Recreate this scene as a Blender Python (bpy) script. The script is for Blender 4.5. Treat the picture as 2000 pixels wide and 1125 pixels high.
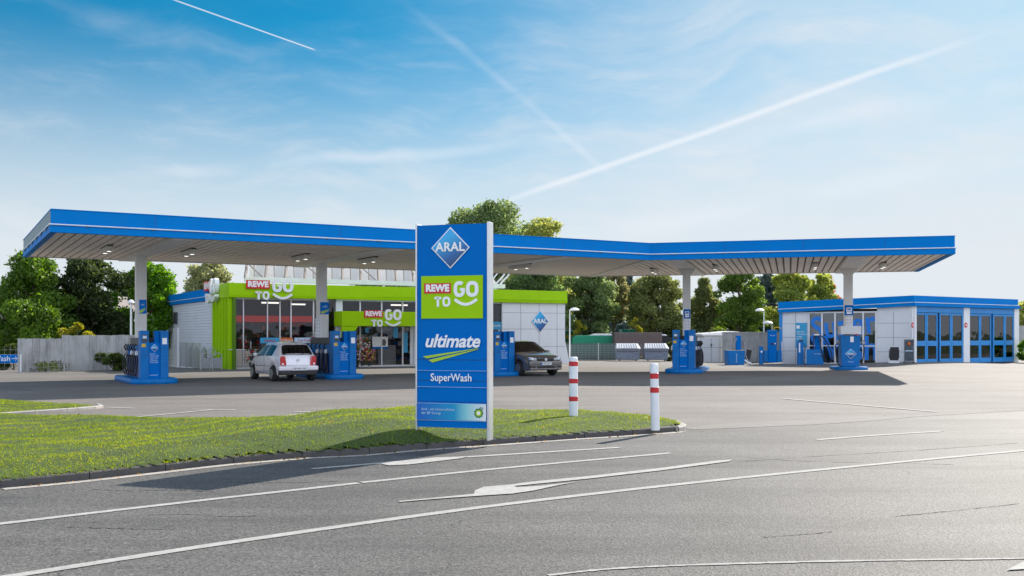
import bpy, math, random
import numpy as np
from mathutils import Vector, Matrix

random.seed(7); RNG = np.random.default_rng(11)
for o in list(bpy.data.objects): bpy.data.objects.remove(o)
SC = bpy.context.scene
COL = SC.collection
PI = math.pi
R = math.radians

# ------------------------------------------------------------------ camera
F = 1944.0; HZ = 653.0; CH = 1.75
cam = bpy.data.objects.new("camera", bpy.data.cameras.new("camera")); COL.objects.link(cam)
cam.location = (0, 0, CH); cam.rotation_euler = (PI/2, 0, 0)
cam.data.sensor_width = 36.0; cam.data.lens = 36.0*F/2000.0
cam.data.shift_y = (HZ-562.5)/2000.0
cam.data.clip_start = 0.1; cam.data.clip_end = 6000
SC.camera = cam

# ------------------------------------------------------------------ light
SUN = Vector((0.88, 1.24, 1.0)).normalized()
SUN_EL = math.asin(SUN.z); SUN_AZ = math.atan2(SUN.x, SUN.y)
sd = bpy.data.lights.new("sun", 'SUN'); sd.energy = 4.1; sd.angle = R(0.53); sd.color = (1.0, 0.93, 0.84)
so = bpy.data.objects.new("sun", sd); COL.objects.link(so)
so.rotation_euler = (-SUN).to_track_quat('-Z', 'Y').to_euler()
SC.view_settings.view_transform = 'Standard'; SC.view_settings.look = 'None'
SC.view_settings.exposure = 0.8; SC.view_settings.gamma = 1
SC.view_settings.use_curve_mapping = False

def dirp(px, py):
    return Vector(((px-1000)/F, 1.0, (HZ-py)/F)).normalized()

def build_world():
    w = bpy.data.worlds.new("World"); SC.world = w; w.use_nodes = True
    nt = w.node_tree; N = nt.nodes; L = nt.links; N.clear()
    out = N.new('ShaderNodeOutputWorld'); bg = N.new('ShaderNodeBackground'); bg.inputs[1].default_value = 0.12
    L.new(bg.outputs[0], out.inputs[0])
    sky = N.new('ShaderNodeTexSky'); sky.sky_type = 'NISHITA'; sky.sun_disc = False
    sky.sun_elevation = SUN_EL; sky.sun_rotation = SUN_AZ
    sky.air_density = 1.0; sky.dust_density = 0.5; sky.ozone_density = 2.5
    tc = N.new('ShaderNodeTexCoord')
    def math_(op, a, b=None, c=None, clamp=False):
        n = N.new('ShaderNodeMath'); n.operation = op; n.use_clamp = clamp
        for i, v in enumerate((a, b, c)):
            if v is None: continue
            if isinstance(v, (int, float)): n.inputs[i].default_value = v
            else: L.new(v, n.inputs[i])
        return n.outputs[0]
    def vm(op, a, b):
        n = N.new('ShaderNodeVectorMath'); n.operation = op
        for i, v in enumerate((a, b)):
            if isinstance(v, (tuple, Vector)): n.inputs[i].default_value = tuple(v)
            else: L.new(v, n.inputs[i])
        return n
    nrm = vm('NORMALIZE', tc.outputs['Generated'], (0, 0, 0)); D = nrm.outputs[0]
    sep = N.new('ShaderNodeSeparateXYZ'); L.new(D, sep.inputs[0])
    X, Y, Z = sep.outputs
    def noise(vec, scale, detail, rough=0.55, lo=0.4, hi=0.7):
        n = N.new('ShaderNodeTexNoise'); n.inputs['Scale'].default_value = scale
        n.inputs['Detail'].default_value = detail; n.inputs['Roughness'].default_value = rough
        L.new(vec, n.inputs['Vector'])
        m = N.new('ShaderNodeMapRange'); m.interpolation_type = 'SMOOTHSTEP'
        m.inputs[1].default_value = lo; m.inputs[2].default_value = hi
        L.new(n.outputs[0], m.inputs[0]); return m.outputs[0]
    # warp
    wn = N.new('ShaderNodeTexNoise'); wn.inputs['Scale'].default_value = 5; wn.inputs['Detail'].default_value = 3; L.new(D, wn.inputs['Vector'])
    ws = vm('SCALE', wn.outputs[1], (0, 0, 0)); ws.inputs['Scale'].default_value = 0.10
    DW = vm('ADD', D, ws.outputs[0]).outputs[0]
    mp = N.new('ShaderNodeMapping'); mp.inputs['Rotation'].default_value = (0, R(14), 0); mp.inputs['Scale'].default_value = (1.6, 1.0, 7.0)
    L.new(DW, mp.inputs[0])
    c1 = noise(mp.outputs[0], 2.2, 9, 0.6, 0.38, 0.78)
    c2 = noise(mp.outputs[0], 6.0, 8, 0.6, 0.42, 0.75)
    # more veil to the right (towards the sun side)
    right = N.new('ShaderNodeMapRange'); right.interpolation_type = 'SMOOTHSTEP'
    right.inputs[1].default_value = -0.25; right.inputs[2].default_value = 0.30; right.inputs[3].default_value = 0.04; right.inputs[4].default_value = 1.0
    L.new(X, right.inputs[0])
    veil = math_('MULTIPLY', math_('ADD', math_('MULTIPLY', c1, 0.75), math_('MULTIPLY', c2, 0.34)), math_('MULTIPLY', right.outputs[0], 0.75))
    # base haze close to the horizon
    hzm = N.new('ShaderNodeMapRange'); hzm.interpolation_type = 'SMOOTHSTEP'; hzm.inputs[1].default_value = 0.31; hzm.inputs[2].default_value = 0.06; hzm.inputs[4].default_value = 0.96
    L.new(math_('ADD', Z, math_('MULTIPLY_ADD', c2, -0.03, 0.01)), hzm.inputs[0]); hz = hzm.outputs[0]
    rz = N.new('ShaderNodeMapRange'); rz.interpolation_type = 'SMOOTHSTEP'
    rz.inputs[1].default_value = -0.20; rz.inputs[2].default_value = 0.42; rz.inputs[3].default_value = 0.0; rz.inputs[4].default_value = 0.62
    L.new(X, rz.inputs[0])
    fac = math_('MAXIMUM', hz, 0)
    fac = math_('SUBTRACT', 1.0, math_('MULTIPLY', math_('SUBTRACT', 1.0, hz), math_('SUBTRACT', 1.0, rz.outputs[0])))
    def union(a, b): return math_('SUBTRACT', 1.0, math_('MULTIPLY', math_('SUBTRACT', 1.0, a), math_('SUBTRACT', 1.0, b)), clamp=True)
    fac = union(fac, veil)
    brk = noise(D, 9.0, 6, 0.6, 0.25, 0.7)
    def trail(p0, p1, width, amt, fade0=0.04, fade1=0.04, broken=False, warp=False):
        a = dirp(*p0); b = dirp(*p1); n = a.cross(b).normalized(); u = (b-a).normalized()
        V = D
        if warp:
            s2 = vm('SCALE', wn.outputs[1], (0, 0, 0)); s2.inputs['Scale'].default_value = 0.03 if broken else 0.006
            V = vm('ADD', D, s2.outputs[0]).outputs[0]
            off = (0.015 if broken else 0.003)*(n.x+n.y+n.z)
        else: off = 0
        d = math_('ABSOLUTE', math_('SUBTRACT', vm('DOT_PRODUCT', V, n).outputs['Value'], off))
        m = N.new('ShaderNodeMapRange'); m.interpolation_type = 'SMOOTHSTEP'
        m.inputs[1].default_value = 0; m.inputs[2].default_value = width; m.inputs[3].default_value = 1; m.inputs[4].default_value = 0
        L.new(d, m.inputs[0])
        t = vm('DOT_PRODUCT', D, u).outputs['Value']; ta, tb = a.dot(u), b.dot(u)
        e0 = N.new('ShaderNodeMapRange'); e0.interpolation_type = 'SMOOTHSTEP'; e0.inputs[1].default_value = ta-fade0; e0.inputs[2].default_value = ta+fade0; L.new(t, e0.inputs[0])
        e1 = N.new('ShaderNodeMapRange'); e1.interpolation_type = 'SMOOTHSTEP'; e1.inputs[1].default_value = tb-fade1; e1.inputs[2].default_value = tb+fade1; e1.inputs[3].default_value = 1; e1.inputs[4].default_value = 0; L.new(t, e1.inputs[0])
        r = math_('MULTIPLY', math_('MULTIPLY', m.outputs[0], e0.outputs[0]), math_('MULTIPLY', e1.outputs[0], amt))
        if broken: r = math_('MULTIPLY', r, brk)
        return r
    tr_ = math_('MULTIPLY', 0.0, 0.0)
    tr_ = union(tr_, trail((335, -2), (614, 97), 0.0010, 0.8, 0.01, 0.003))
    tr_ = union(tr_, trail((1000, 390), (1830, 100), 0.0048, 0.72, 0.07, 0.07, False, True))
    tr_ = union(tr_, trail((800, 10), (1185, 330), 0.0065, 0.26, 0.05, 0.03, True, True))
    tr_ = union(tr_, trail((120, 20), (700, 170), 0.016, 0.16, 0.05, 0.08, True, True))
    tr_ = union(tr_, trail((250, 345), (1050, 280), 0.009, 0.35, 0.08, 0.10, True, True))
    tr_ = union(tr_, trail((1350, 300), (2050, 140), 0.014, 0.35, 0.10, 0.05, True, True))
    tr_ = union(tr_, trail((1100, 470), (2050, 290), 0.016, 0.35, 0.12, 0.05, True, True))
    # tint the clear sky towards the photo's cyan-blue
    tint = N.new('ShaderNodeMix'); tint.data_type = 'RGBA'; tint.blend_type = 'MULTIPLY'; tint.inputs[0].default_value = 1
    L.new(sky.outputs[0], tint.inputs[6]); tint.inputs[7].default_value = (0.03, 0.37, 0.47, 1)
    # added bright band low behind the camera, fills the shaded facades
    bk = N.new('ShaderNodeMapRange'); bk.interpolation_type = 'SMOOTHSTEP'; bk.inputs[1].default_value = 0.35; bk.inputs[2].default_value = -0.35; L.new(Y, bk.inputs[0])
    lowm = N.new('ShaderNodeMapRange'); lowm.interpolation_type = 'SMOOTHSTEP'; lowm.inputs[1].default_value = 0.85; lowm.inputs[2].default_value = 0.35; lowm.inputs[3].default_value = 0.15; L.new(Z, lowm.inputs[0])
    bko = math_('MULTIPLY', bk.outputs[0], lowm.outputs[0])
    backfill = math_('MULTIPLY', bko, math_('MULTIPLY_ADD', c1, 0.3, 0.65))
    fac = union(fac, backfill)
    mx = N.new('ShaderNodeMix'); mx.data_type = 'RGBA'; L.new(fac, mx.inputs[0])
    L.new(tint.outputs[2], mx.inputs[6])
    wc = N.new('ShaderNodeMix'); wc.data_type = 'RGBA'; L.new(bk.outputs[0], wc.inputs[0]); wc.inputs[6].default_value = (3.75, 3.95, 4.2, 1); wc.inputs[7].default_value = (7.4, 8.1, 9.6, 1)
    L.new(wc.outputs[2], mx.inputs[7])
    mt = N.new('ShaderNodeMix'); mt.data_type = 'RGBA'; L.new(tr_, mt.inputs[0]); L.new(mx.outputs[2], mt.inputs[6]); mt.inputs[7].default_value = (4.15, 4.4, 4.7, 1)
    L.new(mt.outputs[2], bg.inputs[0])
build_world()

# ------------------------------------------------------------------ helpers
def S(t):
    t = max(0.0, min(1.0, t)); return t*t*(3-2*t)
def gz(x, y):
    far = S((y-46)/10)
    a = .15*S((x-2)/12)*S((y-24)/8)*(1-far)
    b = far*(-.1*S((x-8)/6)+.2*S((x-18)/5)-.18*S((x-25)/7))
    c = -.28*S((y-50)/12)*(1-S((x+18)/12))
    return a+b+c
def G(px, py, dz=0.0):
    d = ((px-1000)/F, (HZ-py)/F); z = 0.0
    for _ in range(12):
        Yv = (CH-z)/(-d[1]); z = gz(d[0]*Yv, Yv)+dz
    return Vector((d[0]*Yv, Yv, z))
def PT(px, Y, py=None):
    return Vector(((px-1000)/F*Y, Y, CH+(HZ-(py if py is not None else HZ))/F*Y))

class Frame:
    """local x along t, local y away from the viewer, z up"""
    def __init__(s, ox, oy, tx, ty, z=0.0):
        l = math.hypot(tx, ty); s.t = (tx/l, ty/l); s.n = (-s.t[1], s.t[0]); s.o = (ox, oy, z); s.a = math.atan2(s.t[1], s.t[0])
    def xz(s, px, py, off=0.0):
        dx = (px-1000)/F
        Yv = (off + s.o[0]*s.n[0] + s.o[1]*s.n[1])/(dx*s.n[0]+s.n[1])
        Xv = dx*Yv
        return ((Xv-s.o[0])*s.t[0]+(Yv-s.o[1])*s.t[1], CH+(HZ-py)/F*Yv-s.o[2])
    def x(s, px, off=0.0): return s.xz(px, HZ, off)[0]
    def world(s, x, y): return (s.o[0]+s.t[0]*x+s.n[0]*y, s.o[1]+s.t[1]*x+s.n[1]*y)

def tag(o, label=None, cat=None, group=None, kind=None):
    if label: o["label"] = label
    if cat: o["category"] = cat
    if group: o["group"] = group
    if kind: o["kind"] = kind
    return o
def empty(name, loc, rz=0.0, label=None, cat=None, group=None):
    o = bpy.data.objects.new(name, None); COL.objects.link(o); o.location = loc; o.rotation_euler = (0, 0, rz)
    o.empty_display_size = 0.2
    return tag(o, label, cat, group)
def fempty(name, fr, label, cat, group=None):
    return empty(name, fr.o, fr.a, label, cat, group)
def copy_tree(o, parent=None, label=None):
    c = o.copy(); COL.objects.link(c); c.parent = parent
    if label: c["label"] = label
    for ch in list(o.children): copy_tree(ch, c)
    return c

class MB:
    def __init__(s): s.v = []; s.f = []; s.m = []; s.mi = 0; s.M = None
    def add(s, vs, fs):
        b = len(s.v)
        if s.M is not None: vs = [tuple(s.M @ Vector(p)) for p in vs]
        s.v += [tuple(p) for p in vs]
        s.f += [tuple(b+i for i in f) for f in fs]; s.m += [s.mi]*len(fs); return s
    def box(s, x0, x1, y0, y1, z0, z1):
        if x0 > x1: x0, x1 = x1, x0
        if y0 > y1: y0, y1 = y1, y0
        if z0 > z1: z0, z1 = z1, z0
        v = [(x0,y0,z0),(x1,y0,z0),(x1,y1,z0),(x0,y1,z0),(x0,y0,z1),(x1,y0,z1),(x1,y1,z1),(x0,y1,z1)]
        return s.add(v, [(0,3,2,1),(4,5,6,7),(0,1,5,4),(1,2,6,5),(2,3,7,6),(3,0,4,7)])
    def prism(s, poly, z0, z1, axis='z'):
        """extrude polygon: axis z -> (x,y) polygon; axis y -> (x,z) polygon between y0,y1; axis x -> (y,z)"""
        n = len(poly); ar = sum(poly[i][0]*poly[(i+1)%n][1]-poly[(i+1)%n][0]*poly[i][1] for i in range(n))
        if ar < 0: poly = poly[::-1]
        if axis == 'z': f = lambda p, h: (p[0], p[1], h)
        elif axis == 'y': f = lambda p, h: (p[0], h, p[1])
        else: f = lambda p, h: (h, p[0], p[1])
        v = [f(p, z0) for p in poly]+[f(p, z1) for p in poly]
        fs = [tuple(range(n))[::-1], tuple(range(n, 2*n))]+[(i, (i+1)%n, n+(i+1)%n, n+i) for i in range(n)]
        if axis == 'y': fs = [t[::-1] for t in fs]
        return s.add(v, fs)
    def cyl(s, c, r, h, seg=16, axis='z', r2=None):
        r2 = r if r2 is None else r2; v = []
        for k, (rr, hh) in enumerate(((r, 0), (r2, h))):
            for i in range(seg):
                a = 2*PI*i/seg; p, q = rr*math.cos(a), rr*math.sin(a)
                v.append({'z': (c[0]+p, c[1]+q, c[2]+hh), 'y': (c[0]+q, c[1]+hh, c[2]+p), 'x': (c[0]+hh, c[1]+p, c[2]+q)}[axis])
        return s.add(v, [tuple(range(seg))[::-1], tuple(range(seg, 2*seg))]+[(i, (i+1)%seg, seg+(i+1)%seg, seg+i) for i in range(seg)])
    def lathe(s, prof, c=(0,0,0), seg=20):
        v = []; n = len(prof)
        for r, z in prof:
            for i in range(seg):
                a = 2*PI*i/seg; v.append((c[0]+r*math.cos(a), c[1]+r*math.sin(a), c[2]+z))
        fs = [(k*seg+i, k*seg+(i+1)%seg, (k+1)*seg+(i+1)%seg, (k+1)*seg+i) for k in range(n-1) for i in range(seg)]
        fs += [tuple(range(seg))[::-1], tuple(range((n-1)*seg, n*seg))]
        return s.add(v, fs)
    def tube(s, pts, r, seg=8, rs=None):
        pts = [Vector(p) for p in pts]; v = []; n = len(pts); up = Vector((0.3, 0.1, 1)).normalized()
        for i, p in enumerate(pts):
            d = (pts[min(i+1, n-1)]-pts[max(i-1, 0)]).normalized()
            a = d.cross(up); a = a.normalized() if a.length > 1e-3 else d.orthogonal().normalized(); b = d.cross(a).normalized()
            rr = rs[i] if rs else r
            for k in range(seg):
                t = 2*PI*k/seg; v.append(tuple(p+a*(rr*math.cos(t))+b*(rr*math.sin(t))))
        fs = [(i*seg+k, i*seg+(k+1)%seg, (i+1)*seg+(k+1)%seg, (i+1)*seg+k) for i in range(n-1) for k in range(seg)]
        fs += [tuple(range(seg))[::-1], tuple(range((n-1)*seg, n*seg))]
        return s.add(v, fs)
    def build(s, name, mats, parent=None, bevel=0.0, smooth=False, seg=2):
        me = bpy.data.meshes.new(name); me.from_pydata(s.v, [], s.f)
        if not isinstance(mats, (list, tuple)): mats = [mats]
        for m in mats: me.materials.append(m)
        if len(mats) > 1: me.polygons.foreach_set('material_index', s.m)
        if smooth:
            me.polygons.foreach_set('use_smooth', [True]*len(s.f))
            me.update()
            try: me.set_sharp_from_angle(angle=R(38))
            except Exception: pass
        me.update()
        o = bpy.data.objects.new(name, me); COL.objects.link(o); o.parent = parent
        if bevel > 0:
            b = o.modifiers.new("bevel", 'BEVEL'); b.width = bevel; b.segments = seg; b.limit_method = 'ANGLE'; b.angle_limit = R(40)
            b.harden_normals = False
        return o
def spline(pts, n=8):
    P = [Vector(p) for p in pts]; P = [P[0]*2-P[1]]+P+[P[-1]*2-P[-2]]; out = []
    for i in range(1, len(P)-2):
        for k in range(n):
            t = k/n; a, b, c, d = P[i-1], P[i], P[i+1], P[i+2]
            out.append(0.5*((2*b)+(-a+c)*t+(2*a-5*b+4*c-d)*t*t+(-a+3*b-3*c+d)*t**3))
    out.append(P[-2]); return out

# ------------------------------------------------------------------ materials
def mat(name, col, rough=0.5, metal=0.0, var=0.06, scale=3.0, bump=0.0, bscale=40.0, spec=0.5, coat=0.0, emit=0.0, dirt=0.0, dirtcol=(0.12, 0.11, 0.10)):
    m = bpy.data.materials.new(name); m.use_nodes = True; nt = m.node_tree; N = nt.nodes; L = nt.links
    b = N['Principled BSDF']; b.inputs['Roughness'].default_value = rough; b.inputs['Metallic'].default_value = metal
    b.inputs['Specular IOR Level'].default_value = spec; b.inputs['Coat Weight'].default_value = coat; b.inputs['Coat Roughness'].default_value = 0.08
    tc = N.new('ShaderNodeTexCoord')
    nz = N.new('ShaderNodeTexNoise'); nz.inputs['Scale'].default_value = scale; nz.inputs['Detail'].default_value = 6; nz.inputs['Roughness'].default_value = 0.6
    L.new(tc.outputs['Object'], nz.inputs['Vector'])
    cr = N.new('ShaderNodeValToRGB'); cr.color_ramp.elements[0].position = 0.3; cr.color_ramp.elements[1].position = 0.7
    cr.color_ramp.elements[0].color = (*[max(0, c*(1-var)) for c in col], 1); cr.color_ramp.elements[1].color = (*[min(1, c*(1+var)) for c in col], 1)
    L.new(nz.outputs[0], cr.inputs[0]); c_out = cr.outputs[0]
    if dirt > 0:
        n2 = N.new('ShaderNodeTexNoise'); n2.inputs['Scale'].default_value = 1.0; n2.inputs['Detail'].default_value = 8; n2.inputs['Roughness'].default_value = 0.7
        mp = N.new('ShaderNodeMapping'); mp.inputs['Scale'].default_value = (2.5, 2.5, 0.5); L.new(tc.outputs['Object'], mp.inputs[0]); L.new(mp.outputs[0], n2.inputs['Vector'])
        mr = N.new('ShaderNodeMapRange'); mr.inputs[1].default_value = 0.45; mr.inputs[2].default_value = 0.75; mr.inputs[4].default_value = dirt; L.new(n2.outputs[0], mr.inputs[0])
        mx = N.new('ShaderNodeMix'); mx.data_type = 'RGBA'; L.new(mr.outputs[0], mx.inputs[0]); L.new(c_out, mx.inputs[6]); mx.inputs[7].default_value = (*dirtcol, 1); c_out = mx.outputs[2]
    L.new(c_out, b.inputs['Base Color'])
    rr = N.new('ShaderNodeMapRange'); rr.inputs[3].default_value = max(0.02, rough-0.06); rr.inputs[4].default_value = min(1, rough+0.08); L.new(nz.outputs[0], rr.inputs[0]); L.new(rr.outputs[0], b.inputs['Roughness'])
    if bump > 0:
        n3 = N.new('ShaderNodeTexNoise'); n3.inputs['Scale'].default_value = bscale; n3.inputs['Detail'].default_value = 4; L.new(tc.outputs['Object'], n3.inputs['Vector'])
        bp = N.new('ShaderNodeBump'); bp.inputs['Strength'].default_value = bump; bp.inputs['Distance'].default_value = 0.01; L.new(n3.outputs[0], bp.inputs['Height']); L.new(bp.outputs[0], b.inputs['Normal'])
    if emit > 0:
        b.inputs['Emission Color'].default_value = (*col, 1); b.inputs['Emission Strength'].default_value = emit
    return m
def glass(name, tint=(0.5, 0.55, 0.58), refl=0.35, rough=0.02, gcol=0.9, wav=0.25):
    m = bpy.data.materials.new(name); m.use_nodes = True; nt = m.node_tree; N = nt.nodes; L = nt.links; N.clear()
    out = N.new('ShaderNodeOutputMaterial'); tr = N.new('ShaderNodeBsdfTransparent'); tr.inputs[0].default_value = (*tint, 1)
    gl = N.new('ShaderNodeBsdfGlossy'); gl.inputs[0].default_value = (gcol, gcol, gcol, 1); gl.inputs['Roughness'].default_value = rough
    tc = N.new('ShaderNodeTexCoord'); nz = N.new('ShaderNodeTexNoise'); nz.inputs['Scale'].default_value = 1.3; nz.inputs['Detail'].default_value = 1; L.new(tc.outputs['Object'], nz.inputs['Vector'])
    bp = N.new('ShaderNodeBump'); bp.inputs['Strength'].default_value = wav; bp.inputs['Distance'].default_value = 0.02; L.new(nz.outputs[0], bp.inputs['Height']); L.new(bp.outputs[0], gl.inputs['Normal'])
    lw = N.new('ShaderNodeFresnel'); lw.inputs[0].default_value = 1.5
    ad = N.new('ShaderNodeMath'); ad.operation = 'ADD'; ad.use_clamp = True; ad.inputs[1].default_value = refl; L.new(lw.outputs[0], ad.inputs[0])
    mx = N.new('ShaderNodeMixShader'); L.new(ad.outputs[0], mx.inputs[0]); L.new(tr.outputs[0], mx.inputs[1]); L.new(gl.outputs[0], mx.inputs[2]); L.new(mx.outputs[0], out.inputs[0])
    return m
def asphalt(name, c0, c1, grain, wear=0.25, seed=0.0, rough=0.74, cracks=True):
    m = bpy.data.materials.new(name); m.use_nodes = True; nt = m.node_tree; N = nt.nodes; L = nt.links
    b = N['Principled BSDF']; b.inputs['Roughness'].default_value = rough; b.inputs['Specular IOR Level'].default_value = 0.4
    tc = N.new('ShaderNodeTexCoord'); V = tc.outputs['Object']
    def noise(scale, det, vec=V, rg=0.6):
        n = N.new('ShaderNodeTexNoise'); n.inputs['Scale'].default_value = scale; n.inputs['Detail'].default_value = det; n.inputs['Roughness'].default_value = rg; L.new(vec, n.inputs['Vector']); return n.outputs[0]
    def mr(v, a, b_, c=0.0, d=1.0):
        n = N.new('ShaderNodeMapRange'); n.inputs[1].default_value = a; n.inputs[2].default_value = b_; n.inputs[3].default_value = c; n.inputs[4].default_value = d; L.new(v, n.inputs[0]); return n.outputs[0]
    def mix(f, a, b_, bt='MIX'):
        n = N.new('ShaderNodeMix'); n.data_type = 'RGBA'; n.blend_type = bt
        for i, v in ((0, f), (6, a), (7, b_)):
            if isinstance(v, (float, int)): n.inputs[i].default_value = v
            elif isinstance(v, tuple): n.inputs[i].default_value = (*v, 1)
            else: L.new(v, n.inputs[i])
        return n.outputs[2]
    base = mix(mr(noise(0.35, 6), 0.35, 0.65), c0, c1)
    # long wheel tracks / patches stretched along the lane direction
    mp = N.new('ShaderNodeMapping'); mp.inputs['Rotation'].default_value = (0, 0, R(-38)); mp.inputs['Scale'].default_value = (0.12, 1.1, 1); mp.inputs['Location'].default_value = (seed, seed, 0); L.new(V, mp.inputs[0])
    base = mix(mr(noise(1.0, 4, mp.outputs[0]), 0.45, 0.7, 0, wear), base, tuple(x*0.55 for x in c0))
    vo = N.new('ShaderNodeTexVoronoi'); vo.inputs['Scale'].default_value = 55; L.new(V, vo.inputs['Vector'])
    sp = N.new('ShaderNodeSeparateColor'); L.new(vo.outputs['Color'], sp.inputs[0])
    g = mr(sp.outputs[0], 0, 1, 1-grain, 1+grain)
    g2 = mr(noise(28, 3), 0.3, 0.7, 1-grain*0.6, 1+grain*0.6)
    mm = N.new('ShaderNodeMath'); mm.operation = 'MULTIPLY'; L.new(g, mm.inputs[0]); L.new(g2, mm.inputs[1])
    cc = N.new('ShaderNodeCombineColor'); [L.new(mm.outputs[0], cc.inputs[i]) for i in range(3)]
    base = mix(1.0, base, cc.outputs[0], 'MULTIPLY')
    if cracks:
        v2 = N.new('ShaderNodeTexVoronoi'); v2.feature = 'DISTANCE_TO_EDGE'; v2.inputs['Scale'].default_value = 0.22
        wv = N.new('ShaderNodeVectorMath'); wv.operation = 'ADD'; nn = N.new('ShaderNodeTexNoise'); nn.inputs['Scale'].default_value = 1.5; nn.inputs['Detail'].default_value = 5; L.new(V, nn.inputs['Vector']); L.new(V, wv.inputs[0]); L.new(nn.outputs[1], wv.inputs[1]); L.new(wv.outputs[0], v2.inputs['Vector'])
        k = mr(v2.outputs[0], 0.0, 0.0035, 0.75, 0.0)
        gate = mr(noise(0.5, 2), 0.52, 0.58)
        km = N.new('ShaderNodeMath'); km.operation = 'MULTIPLY'; L.new(k, km.inputs[0]); L.new(gate, km.inputs[1])
        base = mix(km.outputs[0], base, (0.02, 0.02, 0.02))
    # oil drips and tar spots
    st = mr(noise(1.7, 3), 0.66, 0.74, 0, 0.45); base = mix(st, base, tuple(x*0.35 for x in c0))
    L.new(base, b.inputs['Base Color'])
    bp = N.new('ShaderNodeBump'); bp.inputs['Strength'].default_value = 0.5; bp.inputs['Distance'].default_value = 0.006; L.new(vo.outputs['Distance'], bp.inputs['Height']); L.new(bp.outputs[0], b.inputs['Normal'])
    return m
def leafmat(name, c0, c1, c2=None):
    m = bpy.data.materials.new(name); m.use_nodes = True; nt = m.node_tree; N = nt.nodes; L = nt.links; N.clear()
    out = N.new('ShaderNodeOutputMaterial'); ge = N.new('ShaderNodeNewGeometry'); cr = N.new('ShaderNodeValToRGB')
    e = cr.color_ramp.elements; e[0].position = 0.0; e[0].color = (*c0, 1); e[1].position = 0.8; e[1].color = (*c1, 1)
    if c2: x = e.new(1.0); x.color = (*c2, 1)
    tc = N.new('ShaderNodeTexCoord'); nz = N.new('ShaderNodeTexNoise'); nz.inputs['Scale'].default_value = 0.5; nz.inputs['Detail'].default_value = 3; L.new(tc.outputs['Object'], nz.inputs['Vector'])
    mm = N.new('ShaderNodeMath'); mm.operation = 'MULTIPLY_ADD'; L.new(nz.outputs[0], mm.inputs[0]); mm.inputs[1].default_value = 1.2; mm.inputs[2].default_value = -0.5
    ma = N.new('ShaderNodeMath'); ma.operation = 'MULTIPLY_ADD'; L.new(ge.outputs['Random Per Island'], ma.inputs[0]); ma.inputs[1].default_value = 0.8; L.new(mm.outputs[0], ma.inputs[2])
    L.new(ma.outputs[0], cr.inputs[0])
    d = N.new('ShaderNodeBsdfPrincipled'); d.inputs['Roughness'].default_value = 0.5; d.inputs['Specular IOR Level'].default_value = 0.35
    t = N.new('ShaderNodeBsdfTranslucent'); hs = N.new('ShaderNodeHueSaturation'); hs.inputs['Saturation'].default_value = 1.15; hs.inputs['Value'].default_value = 1.9; hs.inputs['Hue'].default_value = 0.485
    L.new(cr.outputs[0], d.inputs['Base Color']); L.new(cr.outputs[0], hs.inputs['Color']); L.new(hs.outputs[0], t.inputs[0])
    mx = N.new('ShaderNodeMixShader'); mx.inputs[0].default_value = 0.5; L.new(d.outputs[0], mx.inputs[1]); L.new(t.outputs[0], mx.inputs[2]); L.new(mx.outputs[0], out.inputs[0])
    return m
def gradmat(name, stops, axis=2, rough=0.25, vecrot=None):
    m = bpy.data.materials.new(name); m.use_nodes = True; nt = m.node_tree; N = nt.nodes; L = nt.links; b = N['Principled BSDF']; b.inputs['Roughness'].default_value = rough
    tc = N.new('ShaderNodeTexCoord'); sp = N.new('ShaderNodeSeparateXYZ'); L.new(tc.outputs['Generated'], sp.inputs[0])
    v = sp.outputs[axis if axis < 3 else 2]
    if axis == 3:
        a = N.new('ShaderNodeMath'); a.operation = 'MULTIPLY_ADD'; L.new(sp.outputs[0], a.inputs[0]); a.inputs[1].default_value = -0.45; a.inputs[2].default_value = 0.3
        q = N.new('ShaderNodeMath'); q.operation = 'MULTIPLY_ADD'; L.new(sp.outputs[2], q.inputs[0]); q.inputs[1].default_value = 0.9; L.new(a.outputs[0], q.inputs[2]); v = q.outputs[0]
    cr = N.new('ShaderNodeValToRGB'); L.new(v, cr.inputs[0]); e = cr.color_ramp.elements
    e[0].position, e[0].color = stops[0][0], (*stops[0][1], 1); e[1].position, e[1].color = stops[-1][0], (*stops[-1][1], 1)
    for p, c in stops[1:-1]: x = e.new(p); x.color = (*c, 1)
    L.new(cr.outputs[0], b.inputs['Base Color']); return m

M = {}
M['blue'] = mat('blue paint', (0.0, 0.20, 0.60), 0.5, var=0.04, scale=1.2, spec=0.05, dirt=0.14, dirtcol=(0.03, 0.16, 0.36))
M['blue2'] = mat('light blue door paint', (0.005, 0.24, 0.62), 0.38, var=0.12, scale=1.5, dirt=0.15, dirtcol=(0.05, 0.2, 0.35))
M['pumpblue'] = mat('pump blue plastic', (0.0, 0.155, 0.47), 0.3, var=0.12, scale=2.5, spec=0.2, dirt=0.12, dirtcol=(0.03, 0.12, 0.25))
M['navy'] = mat('navy hose boots', (0.004, 0.02, 0.13), 0.4)
M['signblue'] = mat('sign face blue', (0.0, 0.15, 0.52), 0.4, var=0.04, scale=0.8, spec=0.05)
M['white'] = mat('white paint', (0.78, 0.79, 0.80), 0.4, var=0.04, dirt=0.08)
M['whitesign'] = mat('white letter', (0.90, 0.90, 0.90), 0.45, var=0.02)
M['wallwhite'] = mat('white cladding', (0.74, 0.76, 0.79), 0.42, var=0.05, scale=0.8, dirt=0.10, dirtcol=(0.4, 0.4, 0.38))
M['joint'] = mat('panel joint', (0.22, 0.23, 0.25), 0.6)
M['soffit'] = mat('soffit panel', (0.92, 0.83, 0.73), 0.5, var=0.05, scale=0.6, dirt=0.12, dirtcol=(0.35, 0.31, 0.26))
M['column'] = mat('painted column', (0.80, 0.79, 0.76), 0.45, var=0.05, dirt=0.08)
M['green'] = mat('lime green panel', (0.34, 0.62, 0.0), 0.4, spec=0.15, var=0.05, scale=0.7)
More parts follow.
